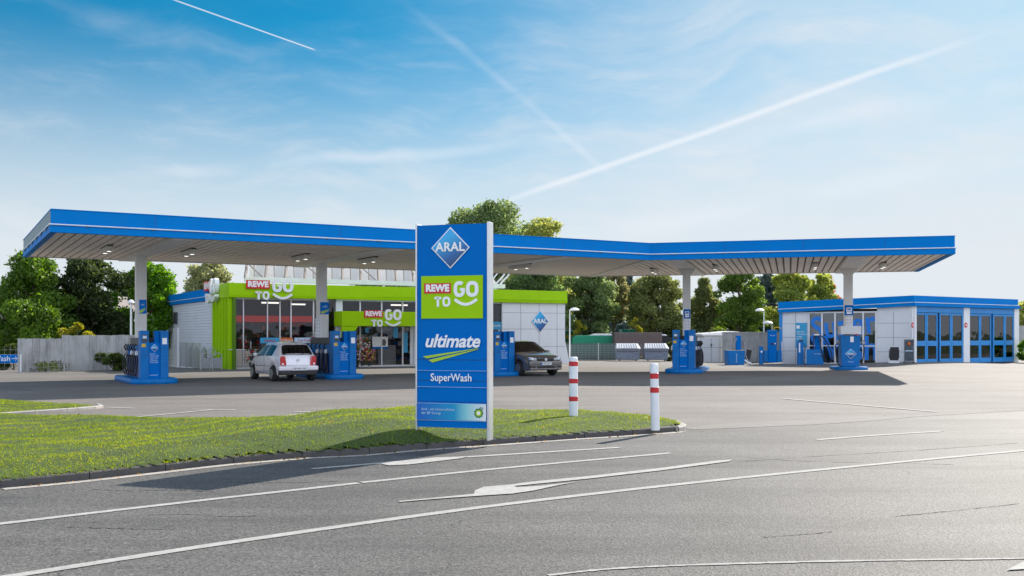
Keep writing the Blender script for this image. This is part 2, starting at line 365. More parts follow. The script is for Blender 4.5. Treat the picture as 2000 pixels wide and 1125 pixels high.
M['red'] = mat('red sign', (0.65, 0.008, 0.02), 0.4)
M['alu'] = mat('aluminium', (0.62, 0.64, 0.66), 0.33, 0.6, var=0.05)
M['steel'] = mat('galvanised steel', (0.45, 0.47, 0.48), 0.45, 0.5, var=0.12, scale=8)
M['black'] = mat('black rubber', (0.015, 0.015, 0.017), 0.5)
M['darkgrey'] = mat('dark grey plastic', (0.05, 0.052, 0.055), 0.45)
M['grey'] = mat('grey plastic', (0.32, 0.33, 0.35), 0.45)
M['concrete'] = mat('weathered concrete', (0.40, 0.39, 0.37), 0.85, var=0.18, scale=1.5, bump=0.4, dirt=0.55, dirtcol=(0.13, 0.13, 0.12))
M['kerb'] = mat('kerb stone', (0.075, 0.072, 0.07), 0.8, var=0.2, scale=4, bump=0.5, dirt=0.4, dirtcol=(0.06, 0.06, 0.055))  # shadow on the front face is put into the dark stone colour
M['kerbpale'] = mat('pale kerb stone', (0.42, 0.39, 0.35), 0.85, var=0.2, scale=4, bump=0.4, dirt=0.3)
M['paintroad'] = mat('road marking paint', (0.42, 0.41, 0.385), 0.8, var=0.16, scale=14, bump=0.3, dirt=0.45, spec=0.2, dirtcol=(0.25, 0.24, 0.23))
M['paintbay'] = mat('bay marking paint', (0.52, 0.51, 0.48), 0.8, var=0.14, scale=12, dirt=0.3, dirtcol=(0.25, 0.24, 0.22), spec=0.2)
M['cream'] = mat('cream panel', (0.62, 0.55, 0.47), 0.5)
M['brown'] = mat('brown container', (0.14, 0.105, 0.10), 0.6, var=0.12)
M['ggreen'] = mat('green tarpaulin', (0.0, 0.22, 0.12), 0.5, var=0.12, scale=0.8)
M['fenceg'] = mat('dark green slats', (0.06, 0.10, 0.095), 0.6, var=0.15)
M['hdpe'] = mat('blue grey woven sheet', (0.17, 0.20, 0.26), 0.75, var=0.35, scale=7, bump=0.5, bscale=25)
M['bark'] = mat('bark', (0.10, 0.075, 0.055), 0.9, var=0.3, scale=5, bump=0.6, bscale=20)
M['soil'] = mat('soil', (0.07, 0.06, 0.04), 0.95, var=0.4, scale=2)
M['turf'] = mat('turf', (0.045, 0.075, 0.012), 0.95, var=0.35, scale=5, bump=0.5)
M['tyre'] = mat('tyre', (0.018, 0.018, 0.02), 0.75)
M['silver'] = mat('silver car paint', (0.74, 0.72, 0.76), 0.28, 0.25, var=0.02, coat=0.8)
M['carbrown'] = mat('grey brown car paint', (0.17, 0.155, 0.145), 0.25, 0.5, var=0.02, coat=1.0)
M['taillight'] = mat('tail light red', (0.55, 0.01, 0.015), 0.12, coat=1.0)
M['lampglass'] = mat('headlamp glass', (0.55, 0.6, 0.66), 0.08, 0.5, coat=1.0)
M['lens'] = mat('lit lamp lens', (1.0, 0.97, 0.9), 0.3, emit=1.1)
M['plate'] = mat('number plate', (0.75, 0.76, 0.78), 0.4)
M['dark'] = mat('dark interior', (0.03, 0.03, 0.035), 0.8)
M['carglass'] = glass('car glass', (0.28, 0.31, 0.31), 0.04, gcol=.8, wav=0.02)
M['shopglass'] = glass('shop glass', (0.80, 0.80, 0.80), 0.0, gcol=.42, wav=.6)
M['washglass'] = glass('wash hall glass', (0.7, 0.72, 0.7), 0.02, gcol=.85)
M['yellow'] = mat('yellow', (0.65, 0.42, 0.03), 0.5)
M['orange'] = mat('orange', (0.62, 0.13, 0.02), 0.5)
M['pink'] = mat('pink', (0.6, 0.15, 0.3), 0.6)
M['lime'] = mat('lime swoosh', (0.42, 0.60, 0.02), 0.4)
M['paleblue'] = mat('pale blue text', (0.50, 0.68, 0.85), 0.45)
M['cyan'] = mat('cyan poster', (0.03, 0.35, 0.62), 0.4)
M['diamond'] = gradmat('diamond logo', [(0.0, (0.004, 0.015, 0.07)), (0.35, (0.0, 0.12, 0.38)), (0.8, (0.02, 0.42, 0.80))], 3)
M['strip'] = gradmat('footer strip', [(0.0, (0.0, 0.12, 0.52)), (0.55, (0.0, 0.30, 0.55)), (0.72, (0.25, 0.62, 0.65)), (1.0, (0.78, 0.80, 0.82))], 0)
M['dgreen'] = mat('dark green', (0.0, 0.16, 0.04), 0.4)
M['blueb'] = mat('fascia back white', (0.6, 0.6, 0.6), 0.5)
M['lampbox'] = mat('lamp housing', (0.75, 0.73, 0.68), 0.5)
M['pipe'] = mat('white light pipe', (0.72, 0.78, 0.85), 0.35)
M['seam'] = mat('sheet seam', (0.0, 0.07, 0.32), 0.5)
M['soffitdark'] = mat('soffit gap', (0.16, 0.135, 0.11), 0.8)
M['redlit'] = mat('lit red banner', (0.6, 0.03, 0.015), 0.5, emit=0.25)
M['steelmesh'] = mat('grey perforated sheet', (0.30, 0.32, 0.34), 0.5, var=0.2, scale=20)
M['truss'] = mat('truss tubes', (0.30, 0.25, 0.21), 0.5)
M['glassblue'] = mat('blue window film', (0.0, 0.20, 0.70), 0.4)
M['postdark'] = mat('dark poster print', (0.06, 0.08, 0.10), 0.35, var=0.6, scale=6)
M['yellowgreen'] = mat('yellow green rim', (0.45, 0.6, 0.2), 0.5)
M['brownrail'] = mat('container rail', (0.2, 0.17, 0.16), 0.6)
M['teal'] = mat('teal container paint', (0.0, 0.22, 0.20), 0.5, var=0.12)
M['gatewhite'] = mat('pale gate paint', (0.52, 0.54, 0.56), 0.5, var=0.06, dirt=0.15, dirtcol=(0.3, 0.3, 0.3))
M['stained'] = mat('stained wall', (0.38, 0.38, 0.37), 0.9, var=0.15, scale=1.2, bump=0.3, dirt=0.8, dirtcol=(0.12, 0.12, 0.115))
M['fencesheet'] = mat('weathered sheet', (0.50, 0.50, 0.50), 0.8, var=0.2, scale=1.0, bump=0.2, dirt=0.75, dirtcol=(0.10, 0.10, 0.095))
M['bluegrey'] = mat('blue grey render', (0.20, 0.23, 0.27), 0.8)
def polymat():
    m = bpy.data.materials.new('translucent sheet'); m.use_nodes = True; nt = m.node_tree; N = nt.nodes; L = nt.links; N.clear()
    o = N.new('ShaderNodeOutputMaterial'); t = N.new('ShaderNodeBsdfTranslucent'); t.inputs[0].default_value = (.9, .89, .86, 1); d = N.new('ShaderNodeBsdfDiffuse'); d.inputs[0].default_value = (.8, .79, .77, 1)
    x = N.new('ShaderNodeMixShader'); x.inputs[0].default_value = .35; L.new(t.outputs[0], x.inputs[1]); L.new(d.outputs[0], x.inputs[2]); L.new(x.outputs[0], o.inputs[0]); return m
M['poly'] = polymat()
M['leafA'] = leafmat('leaf mid green', (0.047, 0.092, 0.016), (0.132, 0.239, 0.034), (0.216, 0.340, 0.062))
M['leafA2'] = leafmat('leaf vivid green', (0.039, 0.092, 0.009), (0.132, 0.294, 0.022), (0.186, 0.370, 0.047))
M['leafA3'] = leafmat('leaf green', (0.054, 0.092, 0.018), (0.155, 0.247, 0.047), (0.232, 0.325, 0.077))
M['leafB'] = leafmat('leaf soft green', (0.083, 0.129, 0.063), (0.219, 0.291, 0.107), (0.347, 0.401, 0.171))  # leafB, leafyelg and leafblue are lightened: distance haze put into the leaf colour
M['leafB2'] = leafmat('leaf deep green', (0.064, 0.109, 0.048), (0.172, 0.264, 0.091), (0.274, 0.347, 0.137))
M['leafdark'] = leafmat('leaf dark', (0.031, 0.049, 0.012), (0.077, 0.115, 0.027), (0.138, 0.171, 0.047))
M['leafdark2'] = leafmat('leaf very dark', (0.022, 0.037, 0.016), (0.062, 0.092, 0.026), (0.138, 0.171, 0.047))
M['leafyel'] = leafmat('leaf yellow green', (0.186, 0.202, 0.031), (0.401, 0.386, 0.047), (0.528, 0.495, 0.077))
M['leafyelg'] = leafmat('leaf pale yellow green', (0.183, 0.219, 0.072), (0.401, 0.437, 0.137), (0.548, 0.530, 0.191))  # lightened for distance, haze held in the colour
M['leafyelg2'] = leafmat('leaf yellowish green', (0.129, 0.183, 0.054), (0.347, 0.401, 0.091), (0.584, 0.548, 0.117))
M['leafolive'] = leafmat('leaf olive', (0.145, 0.163, 0.091), (0.347, 0.365, 0.171), (0.510, 0.492, 0.227))
M['leafolive2'] = leafmat('leaf deep olive', (0.083, 0.099, 0.040), (0.229, 0.264, 0.091), (0.347, 0.365, 0.137))
M['leafblue'] = leafmat('leaf blue green', (0.064, 0.099, 0.099), (0.163, 0.219, 0.180), (0.238, 0.291, 0.227))  # haze over the far trees is mixed into this colour
M['leaforange'] = leafmat('leaf autumn', (0.14, 0.115, 0.04), (0.30, 0.22, 0.07), (0.42, 0.24, 0.08))
M['leafred'] = leafmat('leaf reddish', (0.309, 0.092, 0.047), (0.528, 0.186, 0.092), (0.528, 0.278, 0.123))
M['tealend'] = mat('end fascia with painted reflection', (0.04, 0.13, 0.17), 0.35, var=0.4, scale=1.5, spec=0.25)  # teal tone imitates a reflection on the left end fascia
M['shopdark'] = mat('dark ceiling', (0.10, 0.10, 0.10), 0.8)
M['greengroove'] = mat('green groove', (0.08, 0.19, 0.0), 0.6)  # darker green stands in for shade between the flutes
M['rim'] = mat('wheel rim', (0.28, 0.29, 0.30), 0.35, 0.7)
M['leaflitter'] = leafmat('dry leaf', (0.12, 0.07, 0.03), (0.30, 0.20, 0.08), (0.45, 0.33, 0.12))
M['asphalt_road'] = asphalt('road asphalt', (0.096, 0.091, 0.085), (0.138, 0.131, 0.122), 0.40, 0.65)
M['asphalt_yard'] = asphalt('yard asphalt', (0.165, 0.149, 0.134), (0.212, 0.191, 0.172), 0.24, 0.4, 3.1, 0.8)
M['tar'] = mat('crack filler', (0.055, 0.052, 0.05), 0.8, spec=0.2)
M['patchroad'] = asphalt('repair asphalt', (0.085, 0.081, 0.077), (0.115, 0.110, 0.103), 0.4, 0.3, 9.0, 0.78, False)
M['patch'] = asphalt('concrete patch', (0.21, 0.195, 0.175), (0.26, 0.24, 0.22), 0.2, 0.2, 5.0, 0.85, False)

# ------------------------------------------------------------------ ground, road, markings
def grid_sheet(name, xs, ys, zoff, material, kind='structure'):
    nx, ny = len(xs), len(ys)
    v = [(x, y, gz(x, y)+zoff) for y in ys for x in xs]
    f = [(j*nx+i, j*nx+i+1, (j+1)*nx+i+1, (j+1)*nx+i) for j in range(ny-1) for i in range(nx-1)]
    me = bpy.data.meshes.new(name); me.from_pydata(v, [], f); me.materials.append(material)
    me.polygons.foreach_set('use_smooth', [True]*len(f)); me.update()
    o = bpy.data.objects.new(name, me); COL.objects.link(o); return tag(o, kind=kind)
xs = list(np.arange(-60, 60.5, 0.75)); ys = list(np.arange(-8, 72.5, 0.75))
grid_sheet('forecourt', xs, ys, 0.0, M['asphalt_yard'])
gx = sorted(set(list(np.arange(-90, 91, 3.0))+[-3000, -1200, -400, -180, 180, 400, 1200, 3000])); gy = sorted(set(list(np.arange(-12, 150, 3.0))+[-1500, -400, -100, 220, 500, 1200, 3500]))
grid_sheet('ground', gx, gy, -0.06, M['turf'])

def flat(name, pts, z, material, parent=None, kind='structure', follow=False):
    """fill polygon (ccw or cw) as sheet"""
    from mathutils.geometry import tessellate_polygon
    v = [(p[0], p[1], (gz(p[0], p[1]) if follow else 0)+z) for p in pts]
    tris = tessellate_polygon([[Vector(p) for p in v]])
    fs = []
    for t in tris:
        a, b, c = [Vector(v[i]) for i in t]
        fs.append(t if (b-a).cross(c-a).z > 0 else t[::-1])
    me = bpy.data.meshes.new(name); me.from_pydata(v, [], fs); me.materials.append(material); me.update()
    o = bpy.data.objects.new(name, me); COL.objects.link(o); o.parent = parent
    if kind: tag(o, kind=kind)
    return o
KERB = [(0,954),(140,941),(300,923),(450,906),(600,894),(700,889),(800,880),(950,869.5),(1125,857),(1250,849),(1326,843),(1344,838)]
kerb_pts = [G(*p) for p in KERB]
edge_r = [G(*p) for p in [(1400,836),(1620,826),(1800,812),(2000,801)]]
d = (edge_r[-1]-edge_r[-2]).normalized(); d0 = (kerb_pts[0]-kerb_pts[1]).normalized()
left_ext = [kerb_pts[0]+d0*k for k in (24, 10, 3)]
road_edge = left_ext+kerb_pts+edge_r+[edge_r[-1]+d*12, edge_r[-1]+d*40]
flat('road', [(p.x, p.y) for p in road_edge]+[(55, -7), (-26, -7)], 0.005, M['asphalt_road'])

def strip(name, pts, w, z, material, follow=True, taper=False, rough_edge=0.0):
    """a painted line of width w along ground points"""
    v = []; n = len(pts)
    for i, p in enumerate(pts):
        dd = (pts[min(i+1, n-1)]-pts[max(i-1, 0)]); dd.z = 0; dd.normalize(); nn = Vector((-dd.y, dd.x, 0))
        ww = w*(0.5+(random.uniform(-rough_edge, rough_edge)))
        for s_ in (-1, 1):
            q = p+nn*ww*s_; v.append((q.x, q.y, (gz(q.x, q.y) if follow else 0)+z))
    f = [(2*i, 2*i+2, 2*i+3, 2*i+1) for i in range(n-1)]
    me = bpy.data.meshes.new(name); me.from_pydata(v, [], [t[::-1] for t in f]); me.materials.append(material); me.update()
    o = bpy.data.objects.new(name, me); COL.objects.link(o); return tag(o, kind='structure')
def sub(pts, n=10):
    P = [G(*p) for p in pts]; return spline(P, n)
ZM = 0.011
for pts, w, re in [([(-60,1032),(0,1025),(350,984),(700,945)], .115, .02), ([(706,944),(1000,914),(1310,886)], .115, .02),
               ([(-60,1141),(40,1125),(500,1054),(1000,985),(1500,929),(2000,881),(2200,865)], .125, .02),
               ([(610,917),(830,899),(1020,887),(1210,875)], .12, .03), ([(1595,860),(1700,852),(1840,843)], .13, .03),
               ([(1070,1126),(1200,1113),(1380,1105),(1650,1098),(2000,1093),(2100,1092)], .045, .18)]:
    strip('road_marking', sub(pts, 24), w, ZM, M['paintroad'], rough_edge=re)
for pts, w in [([(1530,779),(1680,792),(1827,805)], .13), ([(165,824),(300,812),(415,801)], .10), ([(375,800),(460,801)], .10),
               ([(420,829),(520,817),(615,806)], .10), ([(575,804),(665,808)], .10), ([(205,796),(262,798)], .10), ([(790,811),(830,811)], .1)]:
    strip('bay_marking', sub(pts, 6), w, 0.011, M['paintbay'])
arrow = [(780,981),(850,974.5),(925,967),(928,960),(945,953),(1000,948.5),(1030,944),(1150,932),(1290,916),(1400,901.5),(1430,899.5),(1425,903),(1290,921),(1150,937),(1030,949),(1004,951.5),(1010,954),(1060,951),(1130,942.5),(1090,950),(1040,961),(1000,966.5),(925,971.5),(850,977),(780,983)]
flat('road_arrow', [G(*p).xy for p in arrow], ZM+0.004, M['paintroad'])
arrow2 = [(745,908),(790,901),(850,895.5),(915,893),(900,897),(860,902),(800,909),(760,911)]
flat('road_arrow', [G(*p).xy for p in arrow2], ZM+0.004, M['paintroad'])
flat('road_marking', [G(*p).xy for p in [(1966,1117),(2030,1085),(2060,1112)]], ZM+0.004, M['paintroad'])
# gutter strip and concrete apron where the drive meets the road
gp = [kerb_pts[-1]]+edge_r+[edge_r[-1]+d*12, edge_r[-1]+d*30]
strip('gutter', spline(gp, 6), 0.36, 0.009, M['patch'], follow=False)
flat('apron', [G(*p).xy for p in [(1345,836),(1420,827),(1530,822),(1600,821),(1622,825),(1500,832),(1400,836)]], 0.004, M['patch'])
# skid / joint lines in the yard
for pts in ([(0,758),(60,763),(100,768)], [(-40,741),(300,736)], [(1560,757),(1880,760)], [(1560,742),(1860,744)], [(1340,848),(1700,842)]):
    strip('tar_joint', sub(pts, 8), 0.035, 0.0045, M['darkgrey'], rough_edge=.2)
for pts in ([(182,957),(260,960),(330,958),(420,962)], [(130,1031),(240,1034),(340,1036)], [(290,1007),(380,1006),(440,1010),(505,1009)], [(1490,1051),(1560,1046),(1625,1040)],
            [(1440,893),(1560,901),(1700,905),(1860,908)], [(1440,903),(1600,892),(1800,880),(1990,866)], [(1750,1010),(1850,1000),(1990,985)], [(440,943),(560,944),(660,941)]):
    P_ = sub(pts, 14); P_ = [p+Vector((random.uniform(-.012, .012), random.uniform(-.012, .012), 0)) for p in P_]
    strip('tar_joint', P_, .012, 0.0085, M['tar'], rough_edge=.45)
# ------------------------------------------------------------------ grass islands
def mound(x, y): return 0.11
BACK = [(0,820),(245,826),(490,832),(595,833),(705,826),(810,815),(985,812),(1125,813),(1265,822),(1322,832)]
back_pts = [G(*p) for p in BACK]
front_in = kerb_pts[:-2]
isl = [Vector((-16, 3.0, 0))]+[p for p in front_in]+[G(1330,838)]+back_pts[::-1]+[Vector((-22, 17.5, 0))]
isl2 = [(-16.5, 22.8), (-10.95,21.0), (G(189,796)).xy, (G(120,792)).xy, (G(0,784)).xy, (-19, 27.0)]
isl2[1] = G(0,812).xy
def inpoly(px, py, poly):
    inside = np.zeros(len(px), bool); n = len(poly); j = n-1
    for i in range(n):
        xi, yi = poly[i][0], poly[i][1]; xj, yj = poly[j][0], poly[j][1]
        c = ((yi > py) != (yj > py)) & (px < (xj-xi)*(py-yi)/((yj-yi)+1e-12)+xi); inside ^= c; j = i
    return inside
def distpoly(px, py, poly):
    dm = np.full(len(px), 1e9); n = len(poly)
    for i in range(n):
        a = np.array([poly[i][0], poly[i][1]]); b = np.array([poly[(i+1)%n][0], poly[(i+1)%n][1]]); ab = b-a
        t = np.clip(((px-a[0])*ab[0]+(py-a[1])*ab[1])/(ab@ab+1e-9), 0, 1)
        dm = np.minimum(dm, np.hypot(px-a[0]-t*ab[0], py-a[1]-t*ab[1]))
    return dm
def swell(x): t = np.clip((-0.9-x)/1.3, 0, 1); return 0.19*t*t*(3-2*t)*np.clip((x+5.4)/2.4, 0, 1)
def lump(x, y): return 0.012*np.sin(x*3.1+y*1.7)+0.01*np.sin(x*6.7-y*5.3)+0.015*np.sin(y*1.3+x*.6)
def island(poly, top, n_blades, name, seed, rise=0.09):
    poly = [(p[0], p[1]) for p in poly]
    rng = np.random.default_rng(seed)
    x0 = min(p[0] for p in poly); x1 = max(p[0] for p in poly); y0 = min(p[1] for p in poly); y1 = max(p[1] for p in poly)
    # ground of the island as grid (cells inside polygon), domed
    st = 0.12; gxs = np.arange(x0, x1+st, st); gys = np.arange(y0, y1+st, st)
    XX, YY = np.meshgrid(gxs, gys); fx, fy = XX.ravel(), YY.ravel()
    ins = inpoly(fx, fy, poly); dist = distpoly(fx, fy, poly)
    def H(x, y, dd): return top+(rise+(swell(x) if rise > .06 else 0))*np.clip(dd/1.1, 0, 1)**0.75+lump(x, y)*np.clip(dd/0.3, 0, 1)
    hh = H(fx, fy, dist)
    # snap outside points near the border to the border height
    nx = len(gxs); v = []; idx = -np.ones(len(fx), int)
    keep = ins | (dist < st*0.45)
    for k in np.nonzero(keep)[0]: idx[k] = len(v); v.append((fx[k], fy[k], hh[k] if ins[k] else top-0.01))
    f = []
    for j in range(len(gys)-1):
        for i in range(nx-1):
            q = (j*nx+i, j*nx+i+1, (j+1)*nx+i+1, (j+1)*nx+i)
            ii = [idx[a] for a in q]
            if all(a >= 0 for a in ii): f.append(tuple(int(a) for a in ii))
    me = bpy.data.meshes.new('grass_verge'); me.from_pydata(v, [], f); me.materials.append(M['turf']); me.polygons.foreach_set('use_smooth', [True]*len(f)); me.update()
    o = bpy.data.objects.new('grass_verge', me); COL.objects.link(o); tag(o, kind='structure')
    # blades
    px = rng.uniform(x0, x1, n_blades*3); py = rng.uniform(y0, y1, n_blades*3)
    k = inpoly(px, py, poly) & (px > -0.56*py-1.5); k &= ~((np.sin(px*1.9+1.3*np.sin(py*1.4))*np.sin(py*2.3+px*.7) > .72) & (rng.random(len(px)) < .65)); px, py = px[k][:n_blades], py[k][:n_blades]
    dd = distpoly(px, py, poly); pz = H(px, py, dd)-0.01; n = len(px)
    ang = rng.uniform(0, 2*PI, n); cl = 0.5+0.5*np.sin(px*2.3+np.sin(py*3.1)*2)*np.cos(py*2.9+px)
    h = rng.uniform(0.014, 0.040, n)*(0.75+0.5*cl)*(1+1.2*(rng.random(n) > 0.985)); w = rng.uniform(0.0035, 0.007, n)
    lx, ly = rng.normal(0, 0.035, n), rng.normal(0, 0.035, n)
    V = np.zeros((n, 3, 3)); ca, sa = np.cos(ang)*w, np.sin(ang)*w
    V[:, 0] = np.stack([px-ca, py-sa, pz], 1); V[:, 1] = np.stack([px+ca, py+sa, pz], 1); V[:, 2] = np.stack([px+lx, py+ly, pz+h], 1)
    me = bpy.data.meshes.new(name); me.vertices.add(n*3); me.vertices.foreach_set('co', V.ravel())
    me.loops.add(n*3); me.loops.foreach_set('vertex_index', np.arange(n*3)); me.polygons.add(n)
    me.polygons.foreach_set('loop_start', np.arange(0, n*3, 3)); me.polygons.foreach_set('loop_total', np.full(n, 3))
    me.materials.append(M['grassblade']); me.update(); me.validate()
    o = bpy.data.objects.new(name, me); COL.objects.link(o)
    return tag(o, kind='stuff')
M['grassblade'] = leafmat('grass blades', (0.085, 0.155, 0.006), (0.27, 0.34, 0.018), (0.38, 0.40, 0.06))
g1 = island(isl, 0.10, 270000, 'grass', 3)
g2 = island(isl2, 0.05, 24000, 'grass', 4, 0.05)
tag(g1, 'short green lawn on the long kerbed island beside the road', 'grass'); tag(g2, 'small strip of green lawn at the left edge of the yard', 'grass')
def grass_z(x, y):
    dd = distpoly(np.array([x]), np.array([y]), [(p[0], p[1]) for p in isl])
    return float(0.10+(0.09+swell(x))*np.clip(dd/1.1, 0, 1)[0]**0.75+lump(x, y))
# kerb stones: sections with gaps along the road edge
def kerb(pts, w, h, name, material, seg=1.0, inward=1, z0=-0.02):
    P = spline(pts, 12); mb = MB()
    # resample
    L_ = [0]; 
    for a, b in zip(P, P[1:]): L_.append(L_[-1]+(b-a).length)
    def at(s_):
        for i in range(len(L_)-1):
            if L_[i+1] >= s_: t = (s_-L_[i])/max(1e-6, L_[i+1]-L_[i]); return P[i].lerp(P[i+1], t)
        return P[-1]
    s_ = 0
    while s_ < L_[-1]-0.05:
        e = min(s_+seg-0.012, L_[-1]); a, b = at(s_), at(e); m_ = at((s_+e)/2); dz = random.uniform(-.006, .006)
        prof = [(0, z0), (0, h*0.8), (0.025, h), (w, h), (w, z0)]
        rings = []
        for p, q in ((a, m_), (m_, b)): pass
        vs = []
        for p, dd in ((a, m_-a), (m_, b-a), (b, b-m_)):
            dd = Vector((dd.x, dd.y, 0)).normalized(); nn = Vector((-dd.y, dd.x, 0))*inward
            for u, z in prof: vs.append((p.x+nn.x*u, p.y+nn.y*u, z+dz))
        n = len(prof); fs = [(k*n+i, (k+1)*n+i, (k+1)*n+(i+1)%n, k*n+(i+1)%n) for k in range(2) for i in range(n)]
        fs += [tuple(range(n)), tuple(range(2*n, 3*n))[::-1]]
        if inward > 0: fs = [f[::-1] for f in fs]
        mb.add(vs, fs); s_ += seg
    return tag(mb.build(name, material), kind='structure')
kerb([left_ext[2]]+kerb_pts[:-1], 0.12, 0.10, 'kerb', M['kerb'])
kerb([G(1322,843.5), G(1338,840), G(1340,836), G(1330,831.5), G(1318,829)], 0.12, 0.09, 'kerb', M['kerbpale'], 0.4)
strip('gutter', spline([p+Vector((.09,-.1,0)) for p in kerb_pts[:-1]], 10), 0.15, 0.010, M['kerbpale'], follow=False)
kerb([G(0,813), G(100,806), G(185,799), G(203,796), G(195,793.5)], 0.10, 0.07, 'kerb', M['kerbpale'], 0.8)

# ------------------------------------------------------------------ text & logos
DG = None
def text(s, size, x, y, z, material, parent, name='lettering', align='CENTER', bold=0.0, shear=0.0, ext=0.004, sx=1.0, rot=0.0, spacing=1.0, flat_=False):
    cu = bpy.data.curves.new(name, 'FONT'); cu.body = s; cu.size = size; cu.align_x = align; cu.align_y = 'CENTER'; cu.offset = bold; cu.shear = shear; cu.extrude = ext; cu.space_character = spacing; cu.resolution_u = 3
    o = bpy.data.objects.new(name, cu); COL.objects.link(o); bpy.context.view_layer.update()
    me = bpy.data.meshes.new_from_object(o.evaluated_get(bpy.context.evaluated_depsgraph_get()))
    bpy.data.objects.remove(o); me.name = name; me.materials.clear(); me.materials.append(material)
    me.transform(Matrix.Translation((x, y, z)) @ Matrix.Rotation(PI/2, 4, 'X') @ Matrix.Rotation(rot, 4, 'Z') @ Matrix.Diagonal((sx, 1, 1, 1)))
    me.update(); o = bpy.data.objects.new(name, me); COL.objects.link(o); o.parent = parent; return o
def stroke(mb, pts, w, y0, y1):
    """constant width stroke in the xz plane"""
    P = [Vector((p[0], 0, p[1])) for p in pts]; n = len(P); Lp = []; Rp = []
    for i, p in enumerate(P):
        dd = (P[min(i+1, n-1)]-P[max(i-1, 0)]).normalized(); nn = Vector((-dd.z, 0, dd.x))
        Lp.append(p+nn*w/2); Rp.append(p-nn*w/2)
    for i in range(n-1):
        q = [Lp[i], Lp[i+1], Rp[i+1], Rp[i]]; mb.prism([(a.x, a.z) for a in q], y0, y1, 'y')
def arc(cx, cz, rx, rz, a0, a1, n=14, p=2.6):
    out = []
    for i in range(n+1):
        a = R(a0+(a1-a0)*i/n); c, s_ = math.cos(a), math.sin(a)
        out.append((cx+rx*math.copysign(abs(c)**(2/p), c), cz+rz*math.copysign(abs(s_)**(2/p), s_)))
    return out
def togo_logo(parent, x, z, W, y, depth=0.02, slant=0.0):
    """x,z = centre, W = total width; faces -y"""
    u = W/1.0; y1 = y; y0 = y-depth
    X = lambda a: x+(a-0.5)*u
    Z = lambda b: z+(b)*u
    mb = MB(); mb.prism([(X(0), Z(.05)), (X(.485), Z(.05)), (X(.485), Z(.225)), (X(0), Z(.225))], y0+depth*.3, y1, 'y'); mb.build('red_badge', M['red'], parent)
    text('REWE', 0.158*u, X(.2425), y0+depth*.3-0.003, Z(.137), M['whitesign'], parent, 'lettering', bold=0.009*u, ext=0.002, sx=1.0, spacing=1.03)
    mb = MB(); yy = (y0, y1)
    stroke(mb, [(X(.19), Z(-.028)), (X(.315), Z(-.028))], .040*u, *yy); stroke(mb, [(X(.2525), Z(-.0)), (X(.2525), Z(-.175))], .042*u, *yy)
    stroke(mb, arc(X(.405), Z(-.09), .052*u, .066*u, 0, 360, 22), .040*u, y0+.001, y1)
    g = arc(X(.64), Z(.12), .072*u, .105*u, 48, 360, 22); stroke(mb, g+[(X(.712), Z(.118))], .062*u, *yy); stroke(mb, [(X(.65), Z(.115)), (X(.735), Z(.115))], .045*u, y0+.0015, y1)
    stroke(mb, arc(X(.87), Z(.12), .080*u, .103*u, 0, 360, 24), .064*u, y0+.001, y1)
    stroke(mb, [(X(.555+.40*i/14), Z(-.055-.085*math.sin(PI*i/14))) for i in range(15)], .05*u, *yy)
    mb.build('lettering', M['whitesign'], parent)
def diamond_logo(parent, x, z, w, h, y, txt=True):
    mb = MB(); mb.prism([(x-w/2, z), (x, z-h/2), (x+w/2, z), (x, z+h/2)], y-.012, y, 'y'); b = mb.build('diamond_border', M['whitesign'], parent)
    k = .93; mb = MB(); mb.prism([(x-w/2*k, z), (x, z-h/2*k), (x+w/2*k, z), (x, z+h/2*k)], y-.018, y-.0125, 'y'); mb.build('diamond_face', M['diamond'], b)
    if txt: text('ARAL', w*0.30, x, y-.024, z+h*.01, M['whitesign'], parent, 'lettering', bold=w*0.009, spacing=1.04, ext=.003)

# ------------------------------------------------------------------ pylon sign
pf = Frame(-1.51, 15.86, 1.18, -0.36, 0.0)
pw = 1.235
py_ = fempty('pylon_sign', pf, 'tall blue price pylon with a green panel and white lettering standing on the grass island', 'sign')
pf_z = 0.15
for x0, x1 in ((0.008, 0.036), (pw-0.034, pw+0.002)):
    MB().box(x0, x1, -0.10, 0.115, pf_z-0.05, 3.50).build('post', M['alu'], py_, 0.008)
fx0, fx1 = 0.040, pw-0.040; fy = -0.085
# face slightly bowed, in five stacked panels
zs = [0.285, 0.42, 0.69, 1.02, 1.35, 3.475]
for a, b in zip(zs, zs[1:]):
    mb = MB(); n = 9; pr = []
    for i in range(n+1):
        t = i/n; pr.append((fx0+(fx1-fx0)*t, fy-0.02*math.sin(PI*t)))
    pr += [(fx1, 0.105), (fx0, 0.105)]
    mb.prism(pr, a+.004, b-.004); mb.build('panel', M['signblue'], py_, smooth=True)
MB().box(fx0+.02, fx1-.02, -0.07, 0.10, 0.30, 3.46).build('core', M['darkgrey'], py_)
fyy = fy-0.026
lx, lz = pf.xz(880, 484, fyy); wl = pf.x(918, fyy)-pf.x(843, fyy); hl = pf.xz(880, 443, fyy)[1]-pf.xz(880, 524, fyy)[1]
diamond_logo(py_, lx, lz, wl, hl, fyy)
a = pf.xz(823, 539, fyy); b = pf.xz(943, 622, fyy)
mb = MB(); mb.box(a[0], b[0], fyy-.006, fyy+.012, pf.xz(880, 622, fyy)[1], pf.xz(880, 538.5, fyy)[1]); mb.build('green_panel', M['lime2'] if 'lime2' in M else M['green'], py_)
togo_logo(py_, (pf.x(829, fyy)+pf.x(937, fyy))/2, pf.xz(880, 575, fyy)[1]-0.03, pf.x(937, fyy)-pf.x(829, fyy), fyy-.008, .008)
text('ultimate', 0.285, pf.x(882, fyy), fyy-.004, pf.xz(880, 667, fyy)[1], M['whitesign'], py_, 'lettering', bold=.007, shear=.28, ext=.003, sx=1.0, spacing=.98)
sx_ = lambda px, py: pf.xz(px, py, fyy)
